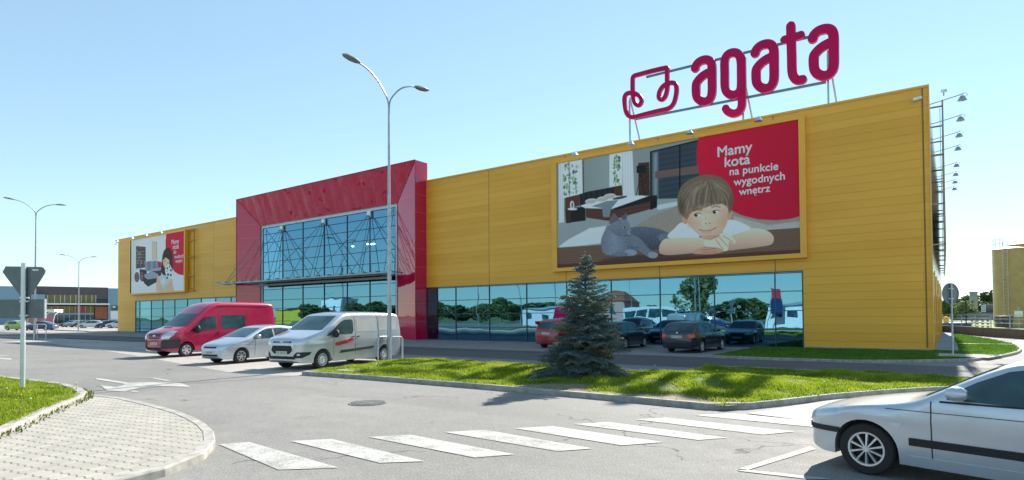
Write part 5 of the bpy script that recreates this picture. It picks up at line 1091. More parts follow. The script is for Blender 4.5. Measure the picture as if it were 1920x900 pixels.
# --- red people carrier and a black saloon half behind the spruce
BM_ = Body(L=4.15, wb=2.55, axle=.80, r=.30, tw=.185, z0=.20, belt=.96, tumble=.24, rc=.13, crown=.035, tuck=.08,
           top=[(0, .60), (.02, .74), (.2, .86), (.8, 1.05), (1.0, 1.12), (1.7, 1.52), (2.0, 1.60), (2.6, 1.64), (3.5, 1.60), (3.85, 1.52), (4.02, 1.1), (4.12, .95), (4.15, .6)],
           plan=[(0, .45), (.03, .58), (.14, .72), (.4, .81), (.9, .84), (3.5, .85), (3.95, .82), (4.10, .76), (4.15, .70)])
mpv_spec = dict(wheel=7, windows=[[(1.3, 1.04, 1.1), (1.7, 1.03, 1.36), (1.9, 1.03, 1.46), (2.2, 1.03, 1.5)], [(2.28, 1.03, 1.5), (3.0, 1.05, 1.49)], [(3.08, 1.06, 1.48), (3.6, 1.12, 1.40)]], seams=[cut(2.24, .3, 1.5)],
    ends=[('rear_window', [(1.10, -.62, .62), (1.46, -.54, .54)], 'cglass', .012, True), ('windscreen', [(1.14, -.68, .68), (1.5, -.56, .56)], 'cglass', .01, False)], pairs=[('tail_lamp', [(.95, .66, .80), (1.5, .60, .72)], 'tail', .012, True), ('headlight', [(.66, .42, .66), (.78, .45, .74)], 'lamp_glass', .01, False)],
    mirror=(1.5, 1.05, (.08, .9)), plate=[(True, .84, 'KR 455R')])
HM = 90 - 5
vehicle('parked_car', 'wine red people carrier parked at the shop window left of the spruce', 'car', BM_, 'p_wine', tail_place(-17.75, 27.6, HM, BM_), HM, mpv_spec)
BS = Body(L=4.38, wb=2.70, axle=.68, r=.29, tw=.20, z0=.19, belt=.86, tumble=.34, rc=.10, crown=.03, tuck=.07,
          top=[(0, .50), (.015, .62), (.10, .69), (.5, .765), (.95, .84), (1.12, .875), (1.24, .92), (1.86, 1.28), (2.1, 1.345), (2.55, 1.37), (2.95, 1.34), (3.3, 1.25), (3.8, .99), (4.1, .955), (4.36, .93), (4.42, .86), (4.43, .6)],
          plan=[(0, .56), (.02, .66), (.08, .74), (.25, .80), (.7, .84), (1.3, .85), (3.6, .85), (4.2, .81), (4.38, .76), (4.43, .70)])
sal_spec = dict(wheel=7, windows=[[(1.46, .93, .97), (1.70, .925, 1.12), (1.95, .92, 1.24), (2.1, .92, 1.27), (2.52, .92, 1.28)], [(2.60, .92, 1.28), (2.95, .93, 1.25), (3.35, .95, 1.12), (3.46, .96, 1.03)]],
    seams=[cut(1.32, .28, .90), cut(2.56, .28, 1.28)],
    side=[('rub_strip', [(1.12, .41, .49), (3.1, .41, .49)], 'dark', .016), ('door_handle', [(2.32, .78, .815), (2.50, .78, .815)], 'dark', .018), ('sill', [(1.12, .19, .30), (3.08, .19, .30)], None, .01), ('indicator', [(.95, .60, .64), (1.05, .60, .64)], 'lamp_glass', .006), ('waist_line', [(.9, .775, .783), (4.2, .80, .808)], 'plastic', .0035), ('bumper_strip', [(.05, .44, .50), (.40, .44, .50)], 'dark', .018), ('window_trim', [(1.40, .893, .912), (3.7, .925, .94)], 'dark', .007)],
    ends=[('windscreen', [(.935, -.72, .72), (1.1, -.66, .66), (1.255, -.60, .60)], 'cglass', .01, False), ('rear_window', [(1.02, -.64, .64), (1.22, -.55, .55)], 'cglass', .012, True), ('grille', [(.54, -.22, .22), (.63, -.22, .22)], 'dark', .01, False), ('bumper_strip', [(.44, -.66, .66), (.50, -.66, .66)], 'dark', .016, False), ('air_intake', [(.27, -.5, .5), (.36, -.5, .5)], 'dark', .012, False)],
    pairs=[('headlight', [(.53, .26, .66), (.63, .26, .68)], 'lamp_glass', .01, False), ('tail_lamp', [(.62, .50, .76), (.80, .50, .78)], 'tail', .012, True)],
    mirror=(1.56, .95, (.075, 1.0)), plate=[(False, .40, ''), (True, .70, '')])
sal_spec['side'] = [(a, b, c or 'p_silver2', d) for a, b, c, d in sal_spec['side']]
HB_ = 90 + 2
vehicle('parked_car', 'black saloon parked at the shop window mostly hidden behind the spruce', 'car', BE, 'p_black', tail_place(-14.45, 28.0, HB_, BE), HB_, est_spec)
# --- car driving past on the right
NEAR_H = 180 - 15
near = vehicle('passing_car', 'low silver saloon with a black side strip driving past at the right edge', 'car', BS, 'p_silver2', place_nose((-0.74, 7.80), NEAR_H, BS), NEAR_H, {**sal_spec, 'wheel': 10})
# --- far parked cars: copies with their own paint
def repaint(root, mat):
    for o in root.children:
        if o.name.split('.')[0] in ('body', 'mirror', 'sill') and o.material_slots:
            o.material_slots[0].link = 'OBJECT'; o.material_slots[0].material = MT[mat]
def far_car(src, mat, px, py, heading, label, sc=1.0, grp='cars parked on the far left lot'):
    c = copy_tree(src); c.name = 'parked_car'; x, y = G(px, py); c.location = (x, y, 0); c.rotation_euler = (0, 0, R_(heading + 180)); c['label'] = label; c['category'] = 'car'; c['group'] = grp; c.scale = (sc, sc, sc)
    repaint(c, mat); return c
D0 = 180 + 36      # the direction that points left across the picture
far_car(hc, 'p_teal', -12, 619, D0 + 180, 'dark teal hatchback cut off by the left edge of the picture')
far_car(hc, 'p_lime', 58, 619, D0 + 170, 'lime green hatchback behind the give-way sign post', 1.05)
far_car(near, 'p_blue', 46, 619.5, D0 + 6, 'dark blue saloon parked beside the trolley shelter', 1.06)
far_car(ev, 'p_teal', 108, 613.5, D0 + 40, 'dark teal car behind the blue saloon')
far_car(hc, 'p_grey', 121, 613.5, D0 + 70, 'dark grey hatchback just left of the slim far lamp post')
far_car(hc, 'p_black', 132, 613.8, D0 + 70, 'black hatchback touching the far lamp post')
far_car(hc, 'p_silver', 147, 615.3, D0 + 14, 'silver hatchback just right of the slim far lamp post')
far_car(ev, 'p_black', 171, 615.0, D0 + 50, 'black car wedged behind the navy hatchback')
far_car(hc, 'p_navy', 179, 615.6, D0 + 30, 'navy hatchback second from the yellow wall')
far_car(hc, 'p_silver2', 198, 615.4, D0 + 20, 'pale silver blue hatchback nearest the yellow wall')
far_car(ev, 'p_white', 186, 611.5, D0 + 20, 'white estate car showing over the navy hatchback', 1.15)
far_car(hc, 'p_white', 8, 613.5, D0 + 30, 'white car behind the teal and green hatchbacks')
far_car(hc, 'p_blue', 24, 612.5, D0 + 30, 'blue car behind the lime green hatchback')

# ================================================================== STREET FURNITURE
def street_lamp(loc, hz, jz, label, arm=1.83, grp='double-arm street lamps', r0=.095):
    x, y = loc; t = thing('street_lamp', label, 'street lamp', (x, y, 0), 0, grp)
    m = MB(); m.tube([(0, 0, 0), (0, 0, 1.4), (0, 0, jz)], [r0, r0 * .93, r0 * .45], 12); m.lathe([(.001, .03), (r0 * 1.7, .03), (r0 * 1.7, -.02)], (0, 0, .02), 'z', 12); m.build('pole', 'steel', t, True, world=False)
    m = MB(); m.box(-.05, .05, -r0 - .012, -r0 + .02, .55, .95); m.build('service_door', 'steel', t, world=False)
    for s_ in (1, -1):
        pts = smooth_line([(0, 0, jz - .1), (0, s_ * .10, jz + (hz - jz) * .30), (0, s_ * arm * .33, jz + (hz - jz) * .72), (0, s_ * arm * .62, jz + (hz - jz) * .93), (0, s_ * (arm - .3), hz - .02)], 5)
        MB().tube(pts, .032, 8).build('arm', 'steel', t, True, world=False)
        m = MB(); a, b = arm - .38, arm + .42
        vs = []
        for q, wd_, zt, zb in ((0, .05, .035, -.03), (.18, .12, .06, -.05), (.5, .17, .075, -.055), (.85, .14, .06, -.035), (1, .05, .02, -.01)):
            yy = s_ * (a + (b - a) * q); zz = hz + .05 * q; vs += [(-wd_, yy, zz), (-wd_ * .6, yy, zz + zt), (wd_ * .6, yy, zz + zt), (wd_, yy, zz), (wd_ * .75, yy, zz + zb), (-wd_ * .75, yy, zz + zb)]
        m.add(vs, [(i * 6 + k, i * 6 + (k + 1) % 6, (i + 1) * 6 + (k + 1) % 6, (i + 1) * 6 + k) for i in range(4) for k in range(6)] + [tuple(range(6)), tuple(range(24, 30))[::-1]])
        m.build('lamp_head', 'lamp_case', t, True, world=False)
    return t
MT['lamp_case'] = simple('lamp_housing', (0.30, 0.31, 0.31), .4, .3)
LM = (-17.76, 16.22)
lampA = street_lamp(LM, 11.45, 10.1, 'tall double-arm street lamp at the corner of the island beside the silver van')
street_lamp(G(65, 637), 12.1, 10.9, 'double-arm street lamp rising behind the give-way sign at the far left')
street_lamp(G(147, 622), 10.55, 9.5, 'slim far double-arm street lamp in front of the distant store')
def hoop(x, y, label, hgt=1.02, ln=.30, grp='steel guard hoops round the lamp posts'):
    t = thing('guard_hoop', label, 'guard rail', (x, y, 0), 0, grp)
    MB().tube([(0, -ln, 0), (0, -ln, hgt - .07), (0, -ln + .07, hgt), (0, ln - .07, hgt), (0, ln, hgt - .07), (0, ln, 0)], .033, 8).build('hoop_tube', 'steel_light', t, True, world=False)
    m = MB(); m.box(-.07, .07, -ln - .07, -ln + .07, 0, .015); m.box(-.07, .07, ln - .07, ln + .07, 0, .015); m.build('base_plate', 'steel', t, world=False)
hoop(LM[0] - .27, LM[1] - .05, 'steel guard hoop on the silver van side of the main lamp post'); hoop(LM[0] + .36, LM[1] + .05, 'steel guard hoop on the grass side of the main lamp post')
lx_, ly_ = G(65, 637)
hoop(lx_ - .9, ly_, 'steel guard hoop left of the far lamp behind the give-way sign', 1.35, .42); hoop(lx_ + 1.0, ly_ + .1, 'steel guard hoop right of the far lamp behind the give-way sign', 1.35, .42)
# give-way sign seen from behind
RV = np.array([RW[0, 0], RW[1, 0]]); RV /= np.linalg.norm(RV)
def sign_frame(x, y, ang):
    return lambda u, w_, z: (x + RV[0] * u * math.cos(ang) - RV[1] * u * math.sin(ang) - (-RV[1] * math.cos(ang) - RV[0] * math.sin(ang)) * w_, y + RV[1] * u * math.cos(ang) + RV[0] * u * math.sin(ang) - (RV[0] * math.cos(ang) - RV[1] * math.sin(ang)) * w_, z)
sx, sy = G(42, 732, .12); dsg = 14.0
t = thing('give_way_sign', 'back of a triangular give-way sign with a blank plate on the left grass corner', 'road sign', (sx, sy, 0.1))
m_ = MB(); m_.tube([(sx, sy, .08), (sx, sy, 3.16)], .052, 12); m_.build('post', 'steel_light', t, True)
fr_ = sign_frame(sx, sy, R_(-4)); HZ = lambda y_: EYE + (598.5 - y_) / F_ * dsg
TSH = -.05
tri = [(-.52, HZ(497)), (.38, HZ(499)), (.46, HZ(501)), (.495, HZ(505)), (.485, HZ(511)), (.06, HZ(562)), (0, HZ(566)), (-.06, HZ(562)), (-.60, HZ(508))]
def plate_(pts, o0, o1, name, mat): 
    m = MB(); n = len(pts); m.add([fr_(u, o0, z) for u, z in pts] + [fr_(u, o1, z) for u, z in pts], [tuple(range(n)), tuple(range(n, 2 * n))[::-1]] + [(i, (i + 1) % n, n + (i + 1) % n, n + i) for i in range(n)]); return m.build(name, mat, t)
plate_(tri, -.075, -.06, 'triangle_plate', 'sign_back'); plate_([(-.68, HZ(561)), (.50, HZ(561)), (.50, HZ(597)), (-.68, HZ(597))], -.075, -.06, 'lower_plate', 'sign_back')
plate_([(.485, HZ(560.5)), (.515, HZ(560.5)), (.515, HZ(597.5)), (.485, HZ(597.5))], -.085, -.045, 'plate_edge', 'steel_light')
for yy in (558, 565, 592): m_ = MB(); a_, b_ = fr_(-.11, -.03, HZ(yy)), fr_(.11, -.03, HZ(yy)); m_.bar(a_, b_, .05, .035); m_.build('clamp', 'steel_light', t)
plate_([(.17, HZ(503.5)), (.33, HZ(503.8)), (.33, HZ(506.5)), (.17, HZ(506.2))], -.056, -.054, 'sticker', 'white_paint')
# round sign seen from behind
sx, sy = G(1786.5, 667, .1); t = thing('round_sign', 'back of a round road sign on a thin post at the lawn corner', 'road sign', (sx, sy, .1))
MB().tube([(sx, sy, .08), (sx, sy, 3.0)], .035, 10).build('post', 'steel', t, True)
m_ = MB(); dirv = Vector((math.sin(R_(2)), math.cos(R_(2)), 0)); ux = Vector((dirv.y, -dirv.x, 0)) ; cz = 2.60; R0 = .43
# the disc faces away; turned so that it looks narrower than tall
fx = Vector((math.cos(R_(50)), math.sin(R_(50)), 0)); ny = Vector((-fx.y, fx.x, 0)); c_ = Vector((sx, sy, cz)) + ny * .05
vs = []; 
for o_, rr_ in ((0, R0), (-.02, R0), (-.02, R0 * .94), (-.004, R0 * .93)):
    for k in range(32): a_ = 2 * math.pi * k / 32; vs.append(c_ + fx * rr_ * math.cos(a_) + Vector((0, 0, rr_ * math.sin(a_))) + ny * o_)
m_.add(vs, [tuple(range(32))] + [(i * 32 + k, i * 32 + (k + 1) % 32, (i + 1) * 32 + (k + 1) % 32, (i + 1) * 32 + k) for i in range(3) for k in range(32)] + [tuple(range(96, 128))[::-1]]); m_.build('disc', 'sign_back', t)
m_ = MB(); [m_.bar(c_ + fx * -.12 + Vector((0, 0, z)) - ny * .03, c_ + fx * .12 + Vector((0, 0, z)) - ny * .03, .04, .03) for z in (-.2, .2)]; m_.build('clamp', 'steel_light', t)

# ================================================================== SPRUCE
def spruce(x, y, z0, H, R, seed, label, dens=1.0):
    rn = random.Random(seed); t = thing('spruce_tree', label, 'tree', (x, y, z0))
    MB().tube([(0, 0, 0), (.02, .01, H * .4), (-.015, 0, H * .75), (0, 0, H)], [.085, .06, .03, .006], 8).build('trunk', 'bark', t, True, world=False)
    V = []; Fq = []; MI = []
    def spindle(a, b, r, mi):
        d = (b - a); L = d.length; d = d / max(L, 1e-6); ref = Vector((0, 0, 1)) if abs(d.z) < .9 else Vector((1, 0, 0)); u = d.cross(ref).normalized(); v = d.cross(u); o = len(V)
        V.append(a); m = a + d * L * .45
        for k in range(4): q = math.pi / 2 * k + rn.random(); V.append(m + (u * math.cos(q) + v * math.sin(q)) * r)
        V.append(b)
        for k in range(4): Fq.append((o, o + 1 + k, o + 1 + (k + 1) % 4)); Fq.append((o + 5, o + 1 + (k + 1) % 4, o + 1 + k)); MI.extend((mi, mi))
    def needles(a, b, n, ln, mi):      # short blades standing off the twig
        d = (b - a); L = d.length; dn = d / max(L, 1e-6); ref = Vector((0, 0, 1)) if abs(dn.z) < .9 else Vector((1, 0, 0)); u = dn.cross(ref).normalized(); v = dn.cross(u)
        for i in range(n):
            p = a + d * rn.random(); q = rn.uniform(0, 6.28); s_ = (u * math.cos(q) + v * math.sin(q)); tip = p + (s_ * .8 + dn * .65) * ln * rn.uniform(.7, 1.2); w_ = dn.cross(s_) * .004 * 1.6
            o = len(V); V.extend([p - w_, p + w_, tip]); Fq.append((o, o + 1, o + 2)); MI.append(mi)
    z = .03
    while z < H - .12:
        f = z / H
        env = R * (1 - f) ** .92 * (1.0 + .08 * math.sin(z * 7)) * (1.0 if f < .06 else 1)
        if .30 < f < .5: env *= .93
        if f > .55: env *= 1.08
        nb = max(4, int((10 if f < .5 else 8) * dens)); a0 = rn.uniform(0, 6.28)
        for k in range(nb):
            a = a0 + 2 * math.pi * k / nb + rn.uniform(-.25, .25); L = max(.08, env * rn.choice((rn.uniform(.55, .85), rn.uniform(.85, 1.15)))); up = .10 + .55 * f + rn.uniform(-.1, .12); dr = Vector((math.cos(a), math.sin(a), 0)); b0 = Vector((0, 0, z + rn.uniform(-.04, .04)))
            n = max(3, int(L / .075)); pts = []
            for i in range(n + 1):
                s_ = i / n; pts.append(b0 + dr * L * s_ + Vector((0, 0, L * (up * s_ - (.42 + .25 * max(0, .2 - f) * 5) * s_ * s_ + .22 * s_ ** 3))))
            sd = Vector((-dr.y, dr.x, 0)); sun = rn.random()  # random draw that picks the needle colour of this branch
            for i in range(1, n + 1):
                p = pts[i]; s_ = i / n; mi = 0 if sun < .58 else (1 if sun < .93 else 2)
                if i == n or s_ > .2:
                    tl = (.05 + L * .34 * (1 - abs(s_ - .45) * 1.1)) * rn.uniform(.75, 1.2)
                    for sg in (1, -1):
                        e = p + (sd * sg * .85 + dr * .62).normalized() * tl + Vector((0, 0, -tl * rn.uniform(.08, .4))); 
                        ns = max(1, int(tl / .09))
                        for j in range(ns):
                            q0 = p.lerp(e, j / ns); q1 = p.lerp(e, (j + 1) / ns) + Vector((rn.uniform(-.01, .01),) * 3); spindle(q0, q1, .013, mi); needles(q0, q1, 11, .042, mi)
                            if j > 0 or ns == 1:
                                for s2 in (1, -1):
                                    e2 = q0 + ((e - p).normalized() * .6 + (dr * s2 * .7 if True else 0)).normalized() * tl * .38 + Vector((0, 0, -.02)); spindle(q0, e2, .011, mi); needles(q0, e2, 10, .040, mi)
                spindle(pts[i - 1], p + (p - pts[i - 1]) * .3, .017, mi); needles(pts[i - 1], p, 10, .038, mi)
        z += rn.uniform(.085, .125) + .05 * f
    spindle(Vector((0, 0, H - .25)), Vector((0, 0, H + .03)), .014, 1); needles(Vector((0, 0, H - .35)), Vector((0, 0, H)), 60, .035, 1)
    for k in range(5): a = k * 1.256; e = Vector((math.cos(a) * .10, math.sin(a) * .10, H - .13)); spindle(Vector((0, 0, H - .2)), e, .010, 1); needles(Vector((0, 0, H - .2)), e, 14, .03, 1)
    me = bpy.data.meshes.new('crown'); me.from_pydata([tuple(v) for v in V], [], Fq); [me.materials.append(MT[q]) for q in ('needle_a', 'needle_b', 'needle_c')]; me.polygons.foreach_set('material_index', MI); me.update()
    o = bpy.data.objects.new('crown', me); COL.objects.link(o); o.parent = t; return t
MT['bark'] = simple('bark', (0.09, 0.065, 0.045), .9, var=.3, scale=12)
MT['needle_a'] = leafy('needle_blue_green', (0.085, 0.14, 0.145), (0.19, 0.26, 0.25), .3, 3, .5); MT['needle_b'] = leafy('needle_grey_green', (0.11, 0.155, 0.12), (0.24, 0.29, 0.21), .25, 3, .5); MT['needle_c'] = leafy('needle_straw_tipped', (0.18, 0.165, 0.09), (0.34, 0.30, 0.18), .25, 3, .5)
spr = spruce(-7.83, 14.2, .16, 3.42, 1.36, 8, 'blue-green spruce with drooping lower branches standing alone on the grass island')

# ================================================================== TREES AND THE FAR SIDES
def crown_mesh(name, seed, n, lobes, leaf, mat):
    rn = np.random.default_rng(seed); cs = []
    for k in range(lobes): a = rn.uniform(0, 6.28); rr = rn.uniform(0, .62); cs.append((rr * math.cos(a), rr * math.sin(a), rn.uniform(-.55, .7) * (1 - rr * .4), rn.uniform(.22, .42)))
    cs = np.array(cs); i = rn.integers(0, lobes, n); d = rn.normal(size=(n, 3)); d /= np.linalg.norm(d, axis=1)[:, None]; r = cs[i, 3] * rn.uniform(.45, 1.08, n) ** .6
    c = cs[i, :3] + d * r[:, None]; u = rn.normal(size=(n, 3)); u /= np.linalg.norm(u, axis=1)[:, None]; v = np.cross(u, rn.normal(size=(n, 3))); v /= np.linalg.norm(v, axis=1)[:, None]; s_ = rn.uniform(.6, 1.4, (n, 1)) * leaf
    V = np.stack([c - u * s_ - v * s_ * .6, c + u * s_ * .8 - v * s_ * .7, c + u * s_ + v * s_ * .6, c - u * s_ * .7 + v * s_ * .8], 1).reshape(-1, 3)
    me = bpy.data.meshes.new(name); me.from_pydata(V.tolist(), [], (np.arange(n)[:, None] * 4 + np.arange(4)).tolist()); me.materials.append(MT[mat]); return me
MT['leaf'] = leafy('spring_leaf', (0.07, 0.12, 0.03), (0.18, 0.23, 0.06), .3, .6); MT['leaf_dark'] = leafy('dark_leaf', (0.045, 0.08, 0.03), (0.10, 0.14, 0.05), .2, .6); MT['leaf_pale'] = leafy('pale_blossom_leaf', (0.12, 0.16, 0.06), (0.25, 0.29, 0.12), .4, .6)
CR = [crown_mesh('crown', 11, 2600, 14, .055, 'leaf'), crown_mesh('crown', 12, 2600, 11, .06, 'leaf_dark'), crown_mesh('crown', 13, 1500, 12, .05, 'leaf_pale')]
TK = MB().tube([(0, 0, 0), (.02, 0, .3), (0, .02, .6), (.0, 0, .95)], [.035, .028, .02, .006], 7); 
for k in range(7): a = k * .9; TK.tube([(0, 0, .30 + .06 * k), (.12 * math.cos(a), .12 * math.sin(a), .45 + .06 * k), (.26 * math.cos(a), .26 * math.sin(a), .56 + .06 * k)], [.016, .011, .004], 5)
_t = TK.build('trunk', 'bark', None, True); TKM = _t.data; bpy.data.objects.remove(_t)
def tree(x, y, h, wd_, kind, label, grp=None, low=.12, name='tree'):
    t = thing(name, label, 'tree' if name == 'tree' else name, (x, y, -.05), random.uniform(0, 6), grp)
    c = obj('crown', CR[kind], t); zc = h * (1 + low) / 2; c.scale = (wd_ / 1.8, wd_ / 1.8, h * (1 - low) / 1.75); c.location = (0, 0, zc)
    k = obj('trunk', TKM, t); k.scale = (h * .8, h * .8, h * .95); return t
# --- right-hand side
def on(px, py, depth): p = AT(px, py, depth); return p
MT['silo'] = simple('yellow_silo_steel', (0.46, 0.30, 0.11), .4, .1, var=.15, scale=.8)
def silo(px, depth, wpx, ytop, label, ladder=True):
    p = AT(px, 586, depth); R0 = wpx / 2 / F_ * depth; Hs = EYE + (586 - ytop) / F_ * depth; t = thing('silo', label, 'silo', (p[0], p[1], 0), 0, 'yellow silos')
    m = MB(); m.lathe([(R0, 0), (R0, Hs - .15), (R0 * 1.015, Hs - .15), (R0 * 1.015, Hs), (R0 * .5, Hs + .25), (.001, Hs + .3)], (0, 0, 0), 'z', 40); m.build('shell', 'silo', t, True, world=False)
    m = MB()
    for z in np.arange(1.2, Hs, 1.25): m.lathe([(R0, -.02), (R0 + .03, -.02), (R0 + .03, .02), (R0, .02)], (0, 0, z), 'z', 40)
    m.build('hoop', 'silo', t, world=False)
    if ladder:
        a0 = math.atan2(-p[1], -p[0]) - .25; c, s_ = math.cos(a0), math.sin(a0); m = MB(); q = R0 + .25
        for o in (-.25, .25): m.bar((c * q - s_ * o, s_ * q + c * o, .3), (c * q - s_ * o, s_ * q + c * o, Hs + .9), .05)
        for z in np.arange(.5, Hs + .8, .45): m.bar((c * q + s_ * .25, s_ * q - c * .25, z), (c * q - s_ * .25, s_ * q + c * .25, z), .035)
        m.build('ladder', 'steel', t, world=False)
        m = MB(); a1 = a0 - .75; pts = [(R0 * .95 * math.cos(a1 + d_), R0 * .95 * math.sin(a1 + d_)) for d_ in (-.35, 0, .35, .6)]
        for (u, v) in pts: m.bar((u, v, Hs), (u, v, Hs + 1.35), .05)
        for z in (Hs + .7, Hs + 1.35): [m.bar((*pts[i], z), (*pts[i + 1], z), .05) for i in range(3)]
        m.build('railing', 'steel', t, world=False)
    return t
silo(1897, 80, 54, 467, 'nearer yellow steel silo with ladder and roof railing beyond the right lawn'); silo(1942, 84, 76, 458, 'taller yellow silo cut off by the right edge of the picture', False)
MT['brown_wall'] = simple('reddish_block_wall', (0.24, 0.17, 0.14), .9, var=.2)
WL = [(-.3, 66.4), (1.0, 64.5), (2.6, 58.6), (4.4, 52.6), (7.2, 46.4), (11, 41)]
t = thing('retaining_wall', 'low block retaining wall curving round the yard behind the right lawn', 'wall', (0, 60, 0))
m_ = MB()
for a, b in zip(WL[:-1], WL[1:]): m_.bar((*a, .34), (*b, .34), .3, .68)
m_.build('wall_body', 'brown_wall', t)
t = thing('steel_railing', 'thin steel railing standing on the low retaining wall', 'railing', (0, 60, .68)); m_ = MB()
for a, b in zip(WL[:-1], WL[1:]):
    for z in (1.05, 1.35, 1.65): m_.bar((*a, z), (*b, z), .04)
m_.build('rail', 'steel', t)
for p in resample(WL, 2.9): MB().bar((*p, .66), (*p, 1.68), .06).build('post', 'steel', t)
p = AT(1774, 606, 66); t = thing('hydrant', 'small yellow bin beside the far end of the side wall', 'bin', (p[0], p[1], 0)); MB().box(-.25, .25, -.25, .25, .4, 1.25).build('body', 'trim', t, world=False); MB().lathe([(.001, .25), (.2, .12), (.3, 0)], (0, 0, 1.25), 'z', 10).build('lid', 'trim', t, world=False); MB().bar((0, 0, 0), (0, 0, .4), .08).build('leg', 'steel', t, world=False)
MT['pallet'] = simple('grey_pallet_wood', (0.34, 0.28, 0.22), .8, var=.3, scale=3)
p = AT(1838, 621, 64); t = thing('pallet_stack', 'stack of loose wooden pallets behind the railing', 'pallets', (p[0], p[1], 0)); m_ = MB()
for k in range(4):
    z = .25 + k * .3
    for u in (-.7, -.25, .2, .65): m_.box(u - .08, u + .1, -.5, .5, z, z + .14)
    for v in (-.5, -.2, .1, .4): m_.box(-.8, .8, v, v + .12, z + .14, z + .18)
m_.build('boards', 'pallet', t, world=False)
p0, p1 = AT(1768, 620, 66), AT(1813, 620, 66); MT['blue_sheet'] = simple('blue_tarpaulin', (0.03, 0.10, 0.20), .5)
m_ = MB(); m_.bar((p0[0], p0[1], .45), (p1[0], p1[1], .45), 1.4, .55); tag(m_.build('covered_pile', 'blue_sheet'), 'long low pile under blue sheeting beside the side wall end', 'covered pile')
p = AT(1883, 612, 70); m_ = MB(); m_.lathe([(.001, 0), (.9, 0), (.9, .7), (1, .72), (1, 1.3), (.001, 1.4)], (p[0], p[1], .1), 'z', 20); tag(m_.build('barrel', 'p_navy'), 'dark blue round tank standing at the foot of the nearer silo', 'tank')
p = AT(1910, 592, 62); t = thing('air_conditioner', 'small white air conditioning box on a pole before the silo', 'air conditioner', (p[0], p[1], 0)); MB().box(-.32, .32, -.2, .2, p[2] - .1, p[2] + .5).build('case', 'white_paint', t, world=False); MB().bar((0, .05, 0), (0, .05, p[2] + 1.0), .05).build('pole', 'steel', t, world=False)
p = AT(1811.5, 600, 60); tag(MB().bar((p[0], p[1], .5), (p[0], p[1], 3.0), .12).build('dark_post', 'dark'), 'short dark post standing behind the railing', 'post')
a, b = AT(1786, 597, 150), AT(1868, 597, 150); t = thing('boundary_wall', 'long grey concrete boundary wall across the field on the right', 'wall', (a[0], a[1], 0)); m_ = MB(); m_.bar((a[0], a[1], .3), (b[0], b[1], .3), .3, 3.0); m_.build('wall_body', simple('grey_fence', (.22, .22, .235), .9, var=.3, scale=.3), t)
structure(sheet('meadow', [(-30, 75), (60, 70), (130, 140), (-20, 148)], .01, simple('meadow_green', (.13, .20, .03), .9, var=.3, scale=.15)))
p = AT(1826, 581, 190); t = thing('concrete_tower', 'slim grey concrete tower in the distance', 'tower', (p[0], p[1], 0)); MB().box(-1.0, 1.0, -1, 1, 0, EYE + (586 - 548) / F_ * 190).build('shaft', 'concrete', t, world=False); MB().box(-1.15, 1.15, -1.15, 1.15, EYE + 38 / F_ * 190, EYE + 39.5 / F_ * 190).build('cap', 'concrete', t, world=False)
p = AT(1854, 577, 170); t = thing('dark_shed', 'dark blue box building beside the white emblem board', 'shed', (p[0], p[1], 0)); MB().box(-1.0, 1.0, -1, 1, 0, EYE + 2.2).build('wall', 'p_navy', t, world=False); MB().box(-1.15, 1.15, -1.15, 1.15, EYE + 2.2, EYE + 2.35).build('roof', 'steel', t, world=False)
p = AT(1844, 577, 165); t = thing('notice_board', 'small white board with a dark square emblem in the distance', 'sign', (p[0], p[1], 0)); m_ = MB(); m_.bar((-.5 * RV[0], -.5 * RV[1], 0), (-.5 * RV[0], -.5 * RV[1], 1.9), .1); m_.bar((.5 * RV[0], .5 * RV[1], 0), (.5 * RV[0], .5 * RV[1], 1.9), .1); m_.build('leg', 'steel', t, world=False)
m_ = MB(); m_.bar((-.6 * RV[0], -.6 * RV[1], 3.0), (.6 * RV[0], .6 * RV[1], 3.0), .08, 1.9); m_.build('board', 'white_paint', t, world=False)
m_ = MB()
for (u0, z0, u1, z1) in ((-.35, 3.6, .35, 3.6), (-.35, 3.6, -.35, 2.4), (-.35, 2.4, .35, 2.4), (.35, 2.4, .35, 3.1), (-.1, 3.1, .35, 3.1)): m_.bar((u0 * RV[0] + RV[1] * .07, u0 * RV[1] - RV[0] * .07, z0), (u1 * RV[0] + RV[1] * .07, u1 * RV[1] - RV[0] * .07, z1), .04, .13)
m_.build('emblem', 'ink', t, world=False)
for px, dp, h, wd_, k, lab in ((1775, 110, 4.2, 3.2, 0, 'leafy young tree just right of the side wall end'), (1806, 150, 5.2, 6, 2, 'pale green round bush in the meadow'), (1790, 170, 4.8, 6, 0, 'green bush left of the pale round bush'), (1818, 175, 4.0, 5, 2, 'pale bush at the foot of the concrete tower')):
    p = AT(px, 590, dp); tree(p[0], p[1], h, wd_, k, lab, 'bushes in the right meadow', .02)
for i, px in enumerate((1778, 1800, 1812, 1838, 1850, 1862, 1875, 1905)):
    p = AT(px, 586, 260 + 14 * (i % 3)); tree(p[0], p[1], 7.5 + 1.5 * (i % 3) + (3.4 if px == 1850 else 0), 11, (1, 1, 0)[i % 3], 'dark tree on the far skyline at the right', 'dark trees on the far skyline', .02)
hills = MB(); n_ = 60; vs = []
for i in range(n_ + 1):
    px = 1700 + i * 10; p = AT(px, 586, 620); vs += [(p[0], p[1], -2), (p[0], p[1], 10 + 4 * math.sin(i * .7) + 3 * math.sin(i * .23)), (p[0] * 1.12, p[1] * 1.12, -2)]
hills.add(vs, [(i * 3 + k, i * 3 + k + 1, i * 3 + k + 4, i * 3 + k + 3) for i in range(n_) for k in (0, 1)]); structure(hills.build('hills', simple('wooded_hill', (.05, .075, .05), .9, var=.4, scale=.02)))

